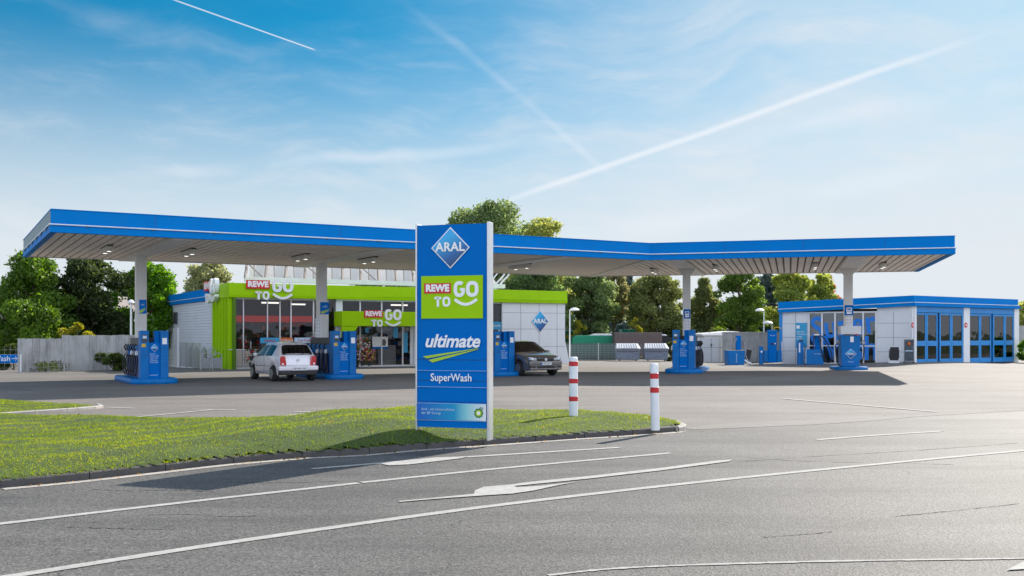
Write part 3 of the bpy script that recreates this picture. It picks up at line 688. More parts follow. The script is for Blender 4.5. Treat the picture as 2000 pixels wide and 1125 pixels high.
mb = MB(); mb.prism([sx_(826, 696), sx_(934, 680), sx_(934, 680.8), sx_(834, 700)], fyy-.006, fyy+.01, 'y'); mb.prism([sx_(837, 703), sx_(934, 681.5), sx_(934, 682.3), sx_(845, 708)], fyy-.006, fyy+.01, 'y'); mb.build('swoosh', M['lime'], py_)
text('SuperWash', 0.168, pf.x(881, fyy), fyy-.003, pf.xz(880, 738, fyy)[1], M['whitesign'], py_, 'lettering', bold=.0015, ext=.003, sx=.88)
MB().box(fx0+.004, fx1-.004, fyy-.002, fyy+.012, pf.xz(880, 820.5, fyy)[1], pf.xz(880, 788, fyy)[1]).build('footer_strip', M['strip'], py_)
for py0 in (724, 756, 788, 821.5):
    MB().box(fx0+.002, fx1-.002, fyy-.004, fyy+.014, pf.xz(880, py0+.3, fyy)[1], pf.xz(880, py0-.2, fyy)[1]).build('divider', M['paleblue'], py_)
text('Aral - ein Unternehmen', 0.058, pf.x(823, fyy), fyy-.006, pf.xz(880, 800, fyy)[1], M['paleblue'], py_, 'lettering', 'LEFT', ext=.002)
text('der BP Group', 0.058, pf.x(823, fyy), fyy-.006, pf.xz(880, 807.5, fyy)[1], M['paleblue'], py_, 'lettering', 'LEFT', ext=.002)
text('bp', 0.06, pf.x(941, fyy), fyy-.006, pf.xz(880, 795.5, fyy)[1], M['dgreen'], py_, 'lettering', ext=.002)
hx, hz_ = pf.xz(935, 807, fyy)
def flower(r0, r1, n, y0, y1):
    pts = []
    for i in range(n*2): a = PI*i/n; rr = r0 if i % 2 else r1; pts.append((hx+rr*math.cos(a), hz_+rr*math.sin(a)))
    return MB().prism(pts, y0, y1, 'y')
flower(.066, .080, 9, fyy-.006, fyy).build('emblem', M['dgreen'], py_); flower(.045, .058, 9, fyy-.008, fyy-.0062).build('emblem', M['lime'], py_); flower(.022, .034, 9, fyy-.010, fyy-.0082).build('emblem', M['whitesign'], py_)

# ------------------------------------------------------------------ bollards
def bollard(px, py, bands, h, tilt, label, rad):
    p = G(px, py, 0.16); z = grass_z(p.x, p.y)-0.03; p.z = z
    t = empty('bollard', (p.x, p.y, z), 0, label, 'bollard', 'red and white bollards on the grass island'); t.rotation_euler = (0, tilt, 0)
    r = rad
    mb = MB(); mb.lathe([(r, 0), (r, h-.05), (r*.93, h-.02), (r*.7, h-.004), (0.001, h)], seg=28); mb.build('post', M['white'], t, smooth=True)
    for z0, z1 in bands:
        MB().lathe([(r+.0005, z0), (r+.003, z0+.002), (r+.003, z1-.002), (r+.0005, z1)], seg=28).build('red_band', M['redband'], t, smooth=True)
    return t
M['redband'] = mat('reflective red band', (0.55, 0.015, 0.02), 0.35, var=0.25, scale=30)
bollard(1120, 815, [(.84+.14, .84+.23), (.52+.13, .52+.22), (.20+.11, .20+.20)], 1.16, 0.0, 'upright white bollard with three red bands, nearest the blue pylon', .084)
bollard(1280, 830.5, [(.90, .995), (.655, .75)], 1.17, -0.02, 'leaning white bollard with two red bands at the tip of the grass island', .074)
# ------------------------------------------------------------------ canopy
K = 1.04; A = Vector((-13.3, 28.7))*K; C = Vector((5.49, 39.5))*K; B = Vector((16.24, 36.5))*K
ZS = 1.75+2.95*K; ZT = 1.75+3.60*K; DEP = 11.3
t1 = (C-A).normalized(); n1 = Vector((-t1.y, t1.x)); t2 = (B-C).normalized(); n2 = Vector((-t2.y, t2.x))
def isect(p, u, q, v):
    den = u.x*v.y-u.y*v.x; s_ = ((q.x-p.x)*v.y-(q.y-p.y)*v.x)/den; return p+u*s_
def cback(dd): return isect(A+n1*dd, t1, C+n2*dd, t2)
cano = empty('petrol_station_canopy', (C.x, C.y, 0), 0, 'long flat angled canopy with a bright blue fascia over the fuel pumps', 'canopy')
def Lc(p, z): return (p.x-C.x, p.y-C.y, z)
# soffit & roof slab (under/over)
Ab, Bb, Cb = A+n1*DEP, B+n2*DEP, cback(DEP)
def wing(p, q, qb, pb, z0, z1):
    return MB().prism([Lc(p, 0)[:2], Lc(q, 0)[:2], Lc(qb, 0)[:2], Lc(pb, 0)[:2]], z0, z1)
ins = 0.18
wing(A+t1*ins+n1*ins, isect(A+n1*ins, t1, C+n2*ins, t2), cback(DEP-.02), A+t1*ins+n1*(DEP-.02), ZS+.10, ZS+.14).build('soffit', M['soffitdark'], cano)
wing(isect(A+n1*ins, t1, C+n2*ins, t2), B-t2*ins+n2*ins, B-t2*ins+n2*(DEP-.02), cback(DEP-.02), ZS+.10, ZS+.14).build('soffit', M['soffitdark'], cano)
wing(A+(t1+n1)*.1, isect(A+n1*.1, t1, C+n2*.1, t2), cback(DEP-.1), A+t1*.1+n1*(DEP-.1), ZT-.25, ZT-.18).build('roof', M['grey'], cano)
wing(isect(A+n1*.1, t1, C+n2*.1, t2), B-t2*.1+n2*.1, B-t2*.1+n2*(DEP-.1), cback(DEP-.1), ZT-.25, ZT-.18).build('roof', M['grey'], cano)
# soffit planks run front to back, with dark gaps
def planks(P0, t, n, Llen, other):
    mb = MB(); w = .30; k = 0
    x = ins
    while x < Llen-ins:
        a = P0+t*(x+.035); b = P0+t*(min(x+w-.035, Llen-ins))
        # clip to the mitre line C->Cb
        pts = [a+n*ins, b+n*ins, b+n*(DEP-.05), a+n*(DEP-.05)]
        mdir = (Cb-C)
        def side(p): return mdir.x*(p.y-C.y)-mdir.y*(p.x-C.x)
        sg = 1 if side(P0+t*(Llen/2)+n*3) > 0 else -1
        out = []
        for i in range(4):
            p, q = pts[i], pts[(i+1)%4]; sp, sq = side(p)*sg, side(q)*sg
            if sp >= 0: out.append(p)
            if sp*sq < 0: out.append(p.lerp(q, sp/(sp-sq)))
        if len(out) >= 3: mb.prism([Lc(p, 0)[:2] for p in out], ZS+.045, ZS+.09)
        x += w
    # planks beyond the front corner on the mitre side
    return mb.build('soffit_boards', M['soffit'], cano)
planks(A, t1, n1, (C-A).length+6, None)
planks(C-t2*6, t2, n2, (B-C).length+6, None)
# fascia: front, ends, back. profile box: upper band + pipe + lower band
def fascia(p, q, nrm, name='fascia', m='blue', ext0=0.0, ext1=0.0, split=None, mitre=None):
    u = (q-p).normalized(); p2 = p-u*ext0; q2 = q+u*ext1
    pi, qi = p2+nrm*.10, q2+nrm*.10
    if mitre: pi, qi = mitre
    mb = MB(); mb.prism([Lc(p2, 0)[:2], Lc(q2, 0)[:2], Lc(qi, 0)[:2], Lc(pi, 0)[:2]], ZS+.20, ZT); return mb.build(name, M[m], cano)
Ci = isect(A+n1*.10, t1, C+n2*.10, t2)
fascia(A, C, n1, mitre=(A+n1*.10, Ci)); fascia(C, B, n2, mitre=(Ci, B+n2*.10))
def low(p, q, nrm, mitre): 
    mb = MB(); mb.prism([Lc(p, 0)[:2], Lc(q, 0)[:2], Lc(mitre[1], 0)[:2], Lc(mitre[0], 0)[:2]], ZS, ZS+.195); return mb.build('lower_fascia', M['blue'], cano)
d_ = .02
Cd = isect(A-n1*d_, t1, C-n2*d_, t2); Cj = isect(A+n1*.17, t1, C+n2*.17, t2)
low(A-n1*d_-t1*d_, Cd, n1, (A+n1*.17-t1*d_, Cj)); low(Cd, B-n2*d_+t2*d_, n2, (Cj, B+n2*.17+t2*d_))
# ends
def endf(P, t, n, sgn):
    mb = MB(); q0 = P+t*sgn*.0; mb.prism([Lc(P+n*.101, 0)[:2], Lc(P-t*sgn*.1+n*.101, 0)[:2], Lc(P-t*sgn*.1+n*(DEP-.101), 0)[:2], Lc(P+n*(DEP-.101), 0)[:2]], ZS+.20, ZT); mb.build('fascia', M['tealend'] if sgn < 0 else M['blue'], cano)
    mb = MB(); mb.prism([Lc(P+t*sgn*d_+n*.171, 0)[:2], Lc(P-t*sgn*.17+n*.171, 0)[:2], Lc(P-t*sgn*.17+n*(DEP), 0)[:2], Lc(P+t*sgn*d_+n*(DEP), 0)[:2]], ZS, ZS+.195); mb.build('lower_fascia', M['blue'], cano)
endf(A, t1, n1, -1); endf(B, t2, n2, 1)
mb = MB(); mb.prism([Lc(p, 0)[:2] for p in (A+n1*(DEP-.1), cback(DEP-.1), Cb, A+n1*DEP)], ZS+.01, ZT); mb.build('fascia', M['blueb'], cano)
mb = MB(); mb.prism([Lc(p, 0)[:2] for p in (cback(DEP-.1), B+n2*(DEP-.1), B+n2*DEP, Cb)], ZS+.01, ZT); mb.build('fascia', M['blueb'], cano)
# light pipe / gutter line along the fascia with brackets
zp = ZS+.235
def pipe(pts):
    MB().tube([Lc(p, zp) for p in pts], .022, 8).build('gutter_pipe', M['pipe'], cano, smooth=True)
e = .05
Ce = isect(A-n1*e, t1, C-n2*e, t2)
pipe([A+n1*DEP-t1*e, A-n1*e-t1*e, Ce, B-n2*e+t2*e, B+n2*DEP+t2*e])
for P0, t, n, L_ in ((A, t1, n1, (C-A).length), (C, t2, n2, (B-C).length)):
    x = 1.0
    while x < L_-.3:
        p = P0+t*x-n*e; q = P0+t*(x+.03)-n*e
        MB().prism([Lc(p, 0)[:2], Lc(q, 0)[:2], Lc(q+n*e, 0)[:2], Lc(p+n*e, 0)[:2]], zp-.06, zp+.03).build('pipe_bracket', M['darkgrey'], cano); x += 1.9
for k in range(6):
    p = A+n1*(1+1.8*k)-t1*e; MB().prism([Lc(p, 0)[:2], Lc(p+t1*e, 0)[:2], Lc(p+t1*e+n1*.12, 0)[:2], Lc(p+n1*.12, 0)[:2]], zp-.10, zp+.03).build('pipe_bracket', M['darkgrey'], cano)
# fascia sheet seams
for P0, t, n, L_ in ((A, t1, n1, (C-A).length), (C, t2, n2, (B-C).length)):
    x = 3.0
    while x < L_-.5:
        p = P0+t*x-n*.0025; MB().prism([Lc(p, 0)[:2], Lc(p+t*.015, 0)[:2], Lc(p+t*.015+n*.01, 0)[:2], Lc(p+n*.01, 0)[:2]], ZS+.26, ZT-.01).build('sheet_joint', M['seam'], cano); x += 3.05
mb = MB().tube([Lc(p, ZT+.012) for p in (A+n1*DEP, A, C, B, B+n2*DEP)], .02, 6); mb.build('top_trim', M['blue'], cano)
# columns & beams
cols = []
def beam(p_front, p_back, t, w0, w1, z0, z1, name='beam'):
    u = (p_back-p_front).normalized(); s_ = Vector((u.y, -u.x))
    MB().prism([Lc(p_front-s_*w0, 0)[:2], Lc(p_front+s_*w0, 0)[:2], Lc(p_back+s_*w1, 0)[:2], Lc(p_back-s_*w1, 0)[:2]], z0, z1).build(name, M['column'], cano)
def column(P, t, n, w, d):
    a = math.atan2(t.y, t.x); mb = MB(); mb.M = Matrix.Translation((P.x-C.x, P.y-C.y, 0)) @ Matrix.Rotation(a, 4, 'Z')
    mb.box(-w/2, w/2, -d/2, d/2, gz(P.x, P.y)-.05, ZS-.02); mb.build('column', M['column'], cano, .015)
def colpos(px, Y): return Vector(((px-1000)/F*Y, Y))
CP = [colpos(275, 38.6), colpos(628, 42.6)]
step = CP[1]-CP[0]; CP.append(CP[1]+step.normalized()*step.length)
for P in CP:
    column(P, t1, n1, .40, .30)
    s0 = (P-A).dot(n1)
    beam(P-n1*(s0-.2), P+n1*(DEP-s0-.1), t1, .34, .34, ZS-.03, ZS+.04)
P4, P5 = colpos(1341, 46.2), colpos(1656.5, 46.0)
for P, w in ((P4, .34), (P5, .40)):
    column(P, t2, n2, w, .30)
    s0 = (P-C).dot(n2)
    beam(P-n2*(s0-.2), P+n2*(DEP-s0-.1), t2, .40, .40, ZS-.03, ZS+.04)
# haunch under column 5
a5 = math.atan2(t2.y, t2.x)
for P in (P4, P5):
    mb = MB(); mb.M = Matrix.Translation((P.x-C.x, P.y-C.y, 0)) @ Matrix.Rotation(a5, 4, 'Z')
    mb.prism([(-.20, ZS-.32), (.20, ZS-.32), (.42, ZS-.031), (-.42, ZS-.031)], -.16, .16, 'y'); mb.build('haunch', M['column'], cano)
beam(isect(A+n1*.2, t1, C+n2*.2, t2), cback(DEP-.1), t1, .12, .12, ZS-.01, ZS+.042, 'valley_beam')

# ceiling lights
def on_soffit(px, py, z=ZS):
    Yv = (z-CH)*F/(HZ-py); return Vector(((px-1000)/F*Yv, Yv))
lamp0 = None
LL = [(208,484,0,'twin-spot ceiling light nearest the left end of the canopy'), (368,490,0,'twin-spot ceiling light between the leftmost column and the corner logo'), (587,500,0,'twin-spot ceiling light just left of the second column'),
      (718,505.5,0,'twin-spot ceiling light right of the second column, left of the pylon'), (1015,518,0,'dark twin-spot ceiling light right of the pylon top'),
      (1278,527,1,'ceiling light between the canopy bend and the fourth column'), (1398,521,1,'ceiling light just right of the fourth column'), (1592,517,1,'ceiling light left of the rightmost column'), (1724,516,1,'ceiling light at the right end of the canopy')]
for px, py, wgi, lab in LL:
    p = on_soffit(px, py, ZS+.0); ang = math.atan2(t1.y, t1.x) if wgi == 0 else math.atan2(t2.y, t2.x)
    if lamp0 is None:
        lt = empty('ceiling_light', (p.x, p.y, ZS+.03), ang, lab, 'light', 'twin-spot lights under the canopy')
        MB().box(-.10, .10, -.85, .85, -.16, -.02).build('housing', M['lampbox'], lt, .02); MB().box(-.09, .09, -.92, .92, -.019, .02).build('mount', M['darkgrey'], lt)
        for yy in (-.62, .35):
            sp = MB().lathe([(.08, -.20), (.09, -.17), (.09, -.161)], (0, yy, 0)).build('spot', M['lampbox'], lt)
            MB().lathe([(.07, -.208), (.07, -.2005)], (0, yy, 0)).build('lens', M['lens'], sp)
        lamp0 = lt
    else:
        lt = copy_tree(lamp0, None, lab); lt.location = (p.x, p.y, ZS+.03); lt.rotation_euler = (0, 0, ang)

# ------------------------------------------------------------------ fuel pumps
def base_outline(w, l0, l1, n=22):
    r = w/2; pts = [(r*math.cos(PI+PI*i/n), l0+r*.55+r*.55*math.sin(PI+PI*i/n)) for i in range(n+1)]
    pts += [(r*math.cos(PI*i/n), l1-r*.55+r*.55*math.sin(PI*i/n)) for i in range(n+1)]
    return pts
def fuel_pump(sides=(-1, 1)):
    t = empty('fuel_pump', (0, 0, 0))
    o = MB().prism(base_outline(1.62, -.38, 4.1), -.02, .20).build('island_base', M['pumpblue'], t, .08, seg=3)
    # end unit, two towers with a lower middle panel
    for x0, x1 in ((-.48, -.19), (.20, .48)):
        MB().box(x0, x1, 0, .42, .14, 1.88).build('tower', M['pumpblue'], t, .02)
    MB().box(.02, .198, .13, .40, .14, 1.87).build('tower_side', M['signblue'], t, .01)
    pn = MB().box(-.188, .198, .05, .128, .14, 1.46).build('front_panel', M['signblue'], t, .008)
    mb = MB()
    for x0, x1 in ((-.47, -.20), (.21, .47)): mb.box(x0, x1, -.003, .004, .985, .993)
    mb.build('seam', M['navy'], t)
    diamond_logo(t, .0, 1.27, .27, .28, .048, False)
    text('ARAL', .075, 0, .022, 1.275, M['whitesign'], t, 'lettering', bold=.001, ext=.002)
    for k, w in enumerate(('Diesel', 'Super E10', 'Super 95', 'Ultimate', 'Zapfstelle')):
        text(w, .075, -.16, .045, 1.06-k*.075, M['paleblue'], t, 'lettering', 'LEFT', ext=.002)
    MB().box(-.16, .12, .043, .048, .30, .315).build('label_strip', M['paleblue'], t)
    MB().box(.26, .42, -.004, .0, 1.40, 1.62).build('sticker', M['whitesign'], t); MB().box(-.44, -.30, -.004, .0, 1.30, 1.42).build('sticker', M['yellow'], t); MB().box(-.43, -.24, -.006, .0, 1.48, 1.74).build('card_terminal', M['darkgrey'], t); MB().box(-.405, -.265, -.009, -.0065, 1.60, 1.70).build('terminal_screen', M['paleblue'], t)
    # body with nozzle bays
    MB().box(-.40, .40, .60, 3.45, .14, 1.34).build('body', M['pumpblue'], t, .02)
    MB().box(-.30, .30, .75, 3.30, 1.345, 1.62).build('display_head', M['darkgrey'], t, .02)
    for s_ in sides:
        mb = MB()
        for k in range(5): mb.box(s_*.405, s_*.43, .72+k*.52, 1.12+k*.52, .22, 1.0)
        mb.build('bay_panel', M['navy'], t)
        for k in range(5):
            y = .92+k*.52
            hp = spline([(s_*.44, y+.1, 1.14), (s_*.56, y+.12, .85), (s_*.58, y+.08, .45), (s_*.52, y-.02, .26), (s_*.47, y-.12, .5), (s_*.44, y-.12, 1.0)], 6)
            MB().tube(hp, .022, 7).build('hose', M['black'], t, smooth=True)
            mb = MB(); mb.mi = 0; mb.box(s_*.42, s_*.50, y-.06, y+.06, 1.0, 1.16)
            mb.mi = 1; mb.tube([(s_*.47, y, 1.12), (s_*.56, y-.02, 1.28), (s_*.50, y-.10, 1.38)], .03, 7)
            mb.build('nozzle', [M[('whitesign', 'grey', 'whitesign', 'pumpblue', 'grey')[k]], M['black']], t, smooth=True)
    return t
a1 = math.atan2(t1.y, t1.x); a2 = math.atan2(t2.y, t2.x)
PUMPF = [(302, 35.2), (673.5, 38.9), (986, 41.7), (1335, 43.0)]
labs = ['blue fuel pump on its rounded island at the left end of the canopy', 'blue fuel pump beside the silver hatchback',
        'blue fuel pump between the pylon and the dark car', 'blue fuel pump under the right canopy wing behind the bollards']
fp = fuel_pump(); fp0 = fp
for k, ((px, Y), lab) in enumerate(zip(PUMPF, labs)):
    o = fp0 if k == 0 else copy_tree(fp0)
    x = (px-1000)/F*Y; o.location = (x, Y, gz(x, Y)); o.rotation_euler = (0, 0, a1 if k < 3 else a2)
    tag(o, lab, 'fuel pump', 'blue fuel pumps under the canopy')
# truck diesel pump at the right column
P = colpos(1661.5, 45.0); zb = gz(P.x, P.y)
tp = empty('diesel_pump', (P.x, P.y, zb), R(-4), 'narrower blue diesel pump with a grey display head and looping hoses below the rightmost column', 'fuel pump')
MB().prism(base_outline(1.5, -.45, 1.2), -.02, .14).build('island_base', M['pumpblue'], tp, .05, seg=3)
MB().prism([(-.39, .14), (.39, .14), (.44, 1.55), (-.44, 1.55)], 0, .55, 'y').build('body', M['pumpblue'], tp, .02)
MB().box(-.46, .46, -.05, .45, 1.60, 1.98).build('display_head', M['wallwhite'], tp, .02)
MB().box(-.22, .12, -.08, .40, 1.56, 1.60).build('display_neck', M['darkgrey'], tp)
MB().box(.20, .28, -.06, .02, 1.56, 1.62).build('red_button', M['red'], tp)
MB().box(-.02, .13, -.012, .02, 1.25, 1.50).build('notice', M['whitesign'], tp)
diamond_logo(tp, 0, .72, .50, .46, -.004, False); text('ARAL', .13, 0, -.032, .72, M['whitesign'], tp, bold=.002, ext=.002)
text('Diesel', .09, 0, -.006, .36, M['paleblue'], tp, ext=.002)
for s_ in (-1, 1):
    MB().tube(spline([(s_*.44, .2, 1.25), (s_*.62, .18, 1.1), (s_*.60, .15, .6), (s_*.52, .12, .25), (s_*.44, .1, .2)], 8), .026, 8).build('hose', M['black'], tp, smooth=True)
    MB().tube([(s_*.45, .12, 1.2), (s_*.58, .06, 1.32), (s_*.62, .0, 1.18)], .035, 8).build('nozzle', M['grey'], tp, smooth=True)

# small signs hanging on the columns
def col_sign(px, py, Y, w, h, ang, label, bus=False):
    p = PT(px, Y, py); t = empty('column_sign', p, ang, label, 'sign')
    MB().box(-w/2, w/2, -.03, .03, -h/2, h/2).build('sign_plate', M['signblue'], t, .008)
    if bus:
        mb = MB(); mb.prism([(-w*.33, -h*.12), (w*.33, -h*.12), (w*.30, h*.26), (-w*.30, h*.26)], -.04, -.031, 'y'); mb.build('bus_emblem', M['whitesign'], t)
        MB().box(-w*.22, w*.22, -.046, -.041, h*.02, h*.18).build('emblem_window', M['signblue'], t)
        MB().box(-w*.30, w*.30, -.04, -.031, -h*.36, -h*.18).build('emblem_base', M['whitesign'], t)
    else:
        mb = MB(); mb.prism([(-w*.45, -h*.40), (w*.45, -h*.12), (w*.45, -h*.08), (-w*.45, -h*.28)], -.04, -.031, 'y'); mb.prism([(-w*.25, -h*.47), (w*.45, -h*.22), (w*.45, -h*.17), (-w*.40, -h*.40)], -.041, -.031, 'y'); mb.build('swoosh', M['lime'], t)
        text('ulti', w*.42, 0, -.034, h*.15, M['paleblue'], t, shear=.25, ext=.003)
    return t
col_sign(279, 599, 36.9, .26, .52, R(-5), 'small blue sign with a green swoosh on the leftmost column')
col_sign(634, 602, 40.8, .36, .50, R(20), 'small blue and green sign on the column behind the silver hatchback')
col_sign(1342, 613, 45.6, .30, .43, R(-6), 'small blue square sign with a white vehicle symbol on the fourth column', True)
col_sign(1658, 606, 45.0, .38, .46, R(-4), 'blue square sign with a white vehicle symbol above the diesel pump', True)
for px, Y, yy, lab in ((1342, 45.6, 640, 'faded notice strip on the fourth column below the blue sign'), (1658, 45.0, 631, 'dotted notice plate on the rightmost column below the blue sign'), (622, 41.8, 640, 'dotted price plate on the second column'), ):
    p = PT(px, Y, yy); t = empty('notice_plate', p, R(-4) if px > 1000 else R(20), lab, 'notice')
    MB().box(-.13, .13, -.015, .015, -.4, .4).build('plate', M['wallwhite'], t)
    mb = MB()
    for r_ in range(5):
        for c_ in (-.06, .05): mb.box(c_-.018, c_+.018, -.019, -.0151, .30-r_*.15-.02, .30-r_*.15+.02)
    mb.build('symbols', M['grey'], t)
# hanging vertical pump topper by pump 3
P = PT(962, 43.2, 636); t = empty('topper_sign', (P.x, P.y, 0), a1, 'small light blue box sign partly hidden behind the pylon, beside the third pump', 'sign')
MB().box(-.45, .42, -.06, .06, P.z-.17, P.z+.17).build('sign_box', M['cyan'], t, .01)
text('Wertschale', .15, 0, -.066, P.z, M['whitesign'], t, ext=.003)
MB().box(.30, .36, -.03, .03, gz(P.x, P.y), P.z-.17).build('post', M['white'], t)
MB().box(-.36, -.30, -.03, .03, gz(P.x, P.y), P.z-.17).build('post', M['white'], t)

# ------------------------------------------------------------------ cars
def car(name, label, L_, W, H, paint, stations, wheels, wr, glass_rows, kind):
    t = empty(name, (0, 0, 0)); tag(t, label, 'car')
    return t
def build_car(name, label, spec):
    """local: +y forward, x right. spec gives side profile"""
    t = empty(name, (0, 0, 0), 0, label, 'car')
    W = spec['W']/2; zb0 = spec['zb']; wr = spec['wr']; ax = spec['axles']
    def top(y):
        pr = spec['top']
        for (a, za), (b, zb) in zip(pr, pr[1:]):
            if a <= y <= b: return za+(zb-za)*(y-a)/(b-a+1e-9)
        return pr[-1][1] if y > pr[-1][0] else pr[0][1]
    def belt(y):
        pr = spec['belt']
        for (a, za), (b, zb) in zip(pr, pr[1:]):
            if a <= y <= b: return za+(zb-za)*(y-a)/(b-a+1e-9)
        return pr[-1][1] if y > pr[-1][0] else pr[0][1]
    y0, y1 = spec['top'][0][0], spec['top'][-1][0]
    ys = set([p[0] for p in spec['top']]+[p[0] for p in spec['belt']]+spec['extra'])
    for a in ax:
        for k in range(9): ys.add(a+(wr+.05)*math.cos(PI*k/8))
    k = y0
    while k < y1: ys.add(round(k, 3)); k += .16
    ys = sorted(y for y in ys if y0 <= y <= y1)
    ys = [ys[0]]+[b for a, b in zip(ys, ys[1:]) if b-a > .012]
    Lh = (y1-y0)/2; ym = (y0+y1)/2
    def wid(y):
        u = abs(y-ym)/Lh; return W*(1-.13*u**5-.03*u**2)
    rings = []
    for y in ys:
        zt, zl = top(y), min(belt(y), top(y)); w = wid(y); zb = zb0+(.10*S((abs(y-ym)/Lh-.86)/.14))
        for a in ax:
            dy = abs(y-a); rr = wr+.045
            if dy < rr: zb = max(zb, wr+math.sqrt(rr*rr-dy*dy))
        zb = min(zb, zl-.06)
        gh = max(0, zt-zl); wt = w*(1-spec.get('tum', .28)*min(1, gh/.55)) if gh > .02 else w*.95
        crown = .035
        ring = [(0, zt+crown*.6), (wt*.5, zt+crown*.45), (wt*.86, zt-.005+crown*.0), (wt, zt-.08*min(1, gh/.2)-.012)]
        zc = zt-.08*min(1, gh/.2)-.012
        for f in (.35, .7, 1.0): 
            zz = zc+(zl-zc)*f; ring.append((wt+(w*.985-wt)*f, zz))
        lo = max(zb, .3)
        ring.append((w*1.0, zl+(zb-zl)*.30)); ring.append((w*1.005, zl+(zb-zl)*.55)); ring.append((w*.985, zl+(zb-zl)*.85)); ring.append((w*.95, zb)); ring.append((w*.6, zb+.01)); ring.append((0, zb+.01))
        rings.append((y, ring))
    nR = len(rings[0][1])
    body = MB(); glassm = MB(); V = []; 
    for y, r in rings:
        V += [(x, y, z) for x, z in r]+[(-x, y, z) for x, z in r]
    def vid(k, j, s_): return k*2*nR+(0 if s_ > 0 else nR)+j
    gsel = spec['glass']
    bf, gf = [], []
    for k in range(len(rings)-1):
        ya, yb = rings[k][0], rings[k+1][0]; ymid = (ya+yb)/2
        for j in range(nR-1):
            for s_ in (1, -1):
                f = (vid(k, j, s_), vid(k, j+1, s_), vid(k+1, j+1, s_), vid(k+1, j, s_))
                if s_ > 0: f = f[::-1]
                (gf if gsel(ymid, j) else bf).append(f[::-1])
    def cap(k, rev):
        for j in range(nR-1):
            f = (vid(k, j, 1), vid(k, j+1, 1), vid(k, j+1, -1), vid(k, j, -1)); bf.append(f if rev else f[::-1])
    cap(0, False); cap(len(rings)-1, True)
    def mk(fs, nm, m):
        used = sorted({i for f in fs for i in f}); mp = {i: k for k, i in enumerate(used)}
        mb = MB(); mb.add([V[i] for i in used], [tuple(mp[i] for i in f) for f in fs]); o = mb.build(nm, m, t, smooth=True)
        import bmesh
        bm = bmesh.new(); bm.from_mesh(o.data); bmesh.ops.remove_doubles(bm, verts=bm.verts, dist=1e-4); bmesh.ops.recalc_face_normals(bm, faces=bm.faces); bm.to_mesh(o.data); bm.free()
        return o
    mk(bf, 'body', spec['paint']); mk(gf, 'windows', M['carglass'])
    # interior floor, seats
    MB().box(-W*.8, W*.8, y0+.35, y1-1.1, wr*1.0, .55).build('floor_pan', M['dark'], t)
    for sx in (-1, 1):
        for yy in spec['seats']:
            MB().box(sx*W*.45-.22, sx*W*.45+.22, yy-.08, yy+.06, .55, 1.08).build('seat', M['darkgrey'], t, .04)
            MB().box(sx*W*.45-.12, sx*W*.45+.12, yy-.05, yy+.03, 1.10, 1.26).build('headrest', M['darkgrey'], t, .04)
    # wheels
    for a in ax:
        for sx in (-1, 1):
            xw = sx*(W-.10)
            ty = MB(); ty.M = Matrix.Translation((xw, a, wr)) @ Matrix.Rotation(PI/2, 4, 'Y')
            ty.lathe([(wr*.60, -.10), (wr*.93, -.10), (wr, -.07), (wr, .07), (wr*.93, .10), (wr*.60, .10)], seg=30)
            wo = ty.build('wheel', M['tyre'], t, smooth=True)
            rm = MB(); rm.M = Matrix.Translation((xw+sx*.104, a, wr)) @ Matrix.Rotation(PI/2, 4, 'Y')
            rm.lathe([(wr*.64, -.02), (wr*.64, .02), (wr*.58, .025), (wr*.56, -.015)], seg=26)
            for k in range(spec['spokes']):
                an = 2*PI*k/spec['spokes']; c, s_ = math.cos(an), math.sin(an); rm2 = rm.M; rm.M = rm2 @ Matrix.Rotation(an, 4, 'Z')
                rm.box(wr*.08, wr*.60, -wr*.07, wr*.07, -.012, .022); rm.M = rm2
            rm.lathe([(wr*.16, -.02), (wr*.16, .028), (.001, .032)], seg=12)
            rm.build('rim', spec['rim'], wo, smooth=True)
            MB().cyl((xw-sx*.02-.02, a, wr), wr*.58, .04, 20, 'x').build('brake_disc', M['darkgrey'], wo)
    for sx in (-1, 1):
        mb = MB(); mb.M = Matrix.Translation((sx*(W+.06), spec['mirror'][0], spec['mirror'][1])); mb.lathe([(.02, -.07), (.085, -.05), (.10, 0), (.085, .05), (.02, .075)], seg=12); mb.build('wing_mirror', spec['mirmat'], t, smooth=True)
        MB().box(sx*(W-.14), sx*(W+.02), spec['mirror'][0]-.03, spec['mirror'][0]+.03, spec['mirror'][1]-.06, spec['mirror'][1]-.02).build('mirror_arm', M['darkgrey'], t)
    return t, wid
# small silver hatchback, seen from behind
lupo_top = [(-1.76, .62), (-1.755, .90), (-1.69, .97), (-1.36, 1.35), (-1.22, 1.405), (-.6, 1.45), (0.05, 1.44), (.28, 1.40), (.95, .97), (1.10, .93), (1.55, .84), (1.72, .70), (1.76, .55)]
spec = dict(tum=.33, W=1.64, zb=.24, wr=.285, axles=[-1.16, 1.16], top=lupo_top, belt=[(-1.76, .62), (-1.70, .92), (-1.2, .95), (.9, .92), (1.76, .5)], extra=[-1.65, -1.58, -1.50, -1.38, -.35, -.27, .62, .18, .86],
            glass=lambda y, j: (-1.65 < y < -1.38 and j in (0, 1)) or (.30 < y < .90 and j in (0, 1)) or (j in (3, 4, 5) and (-1.14 < y < -.35 or -.27 < y < .60)),
            paint=M['silver'], seats=[-.75, .1], rim=M['rim'], spokes=7, mirror=(.55, .98), mirmat=M['silver'])
lp, wid = build_car('parked_car', 'small silver hatchback seen from behind, refuelling beside the second pump', spec)
mb = MB()
def rear_pt(z): # outline y of the rear at height z
    pr = lupo_top
    for (a, za), (b, zb) in zip(pr[:5], pr[1:6]):
        if za <= z <= zb: return a+(b-a)*(z-za)/(zb-za+1e-9)
    return -1.76
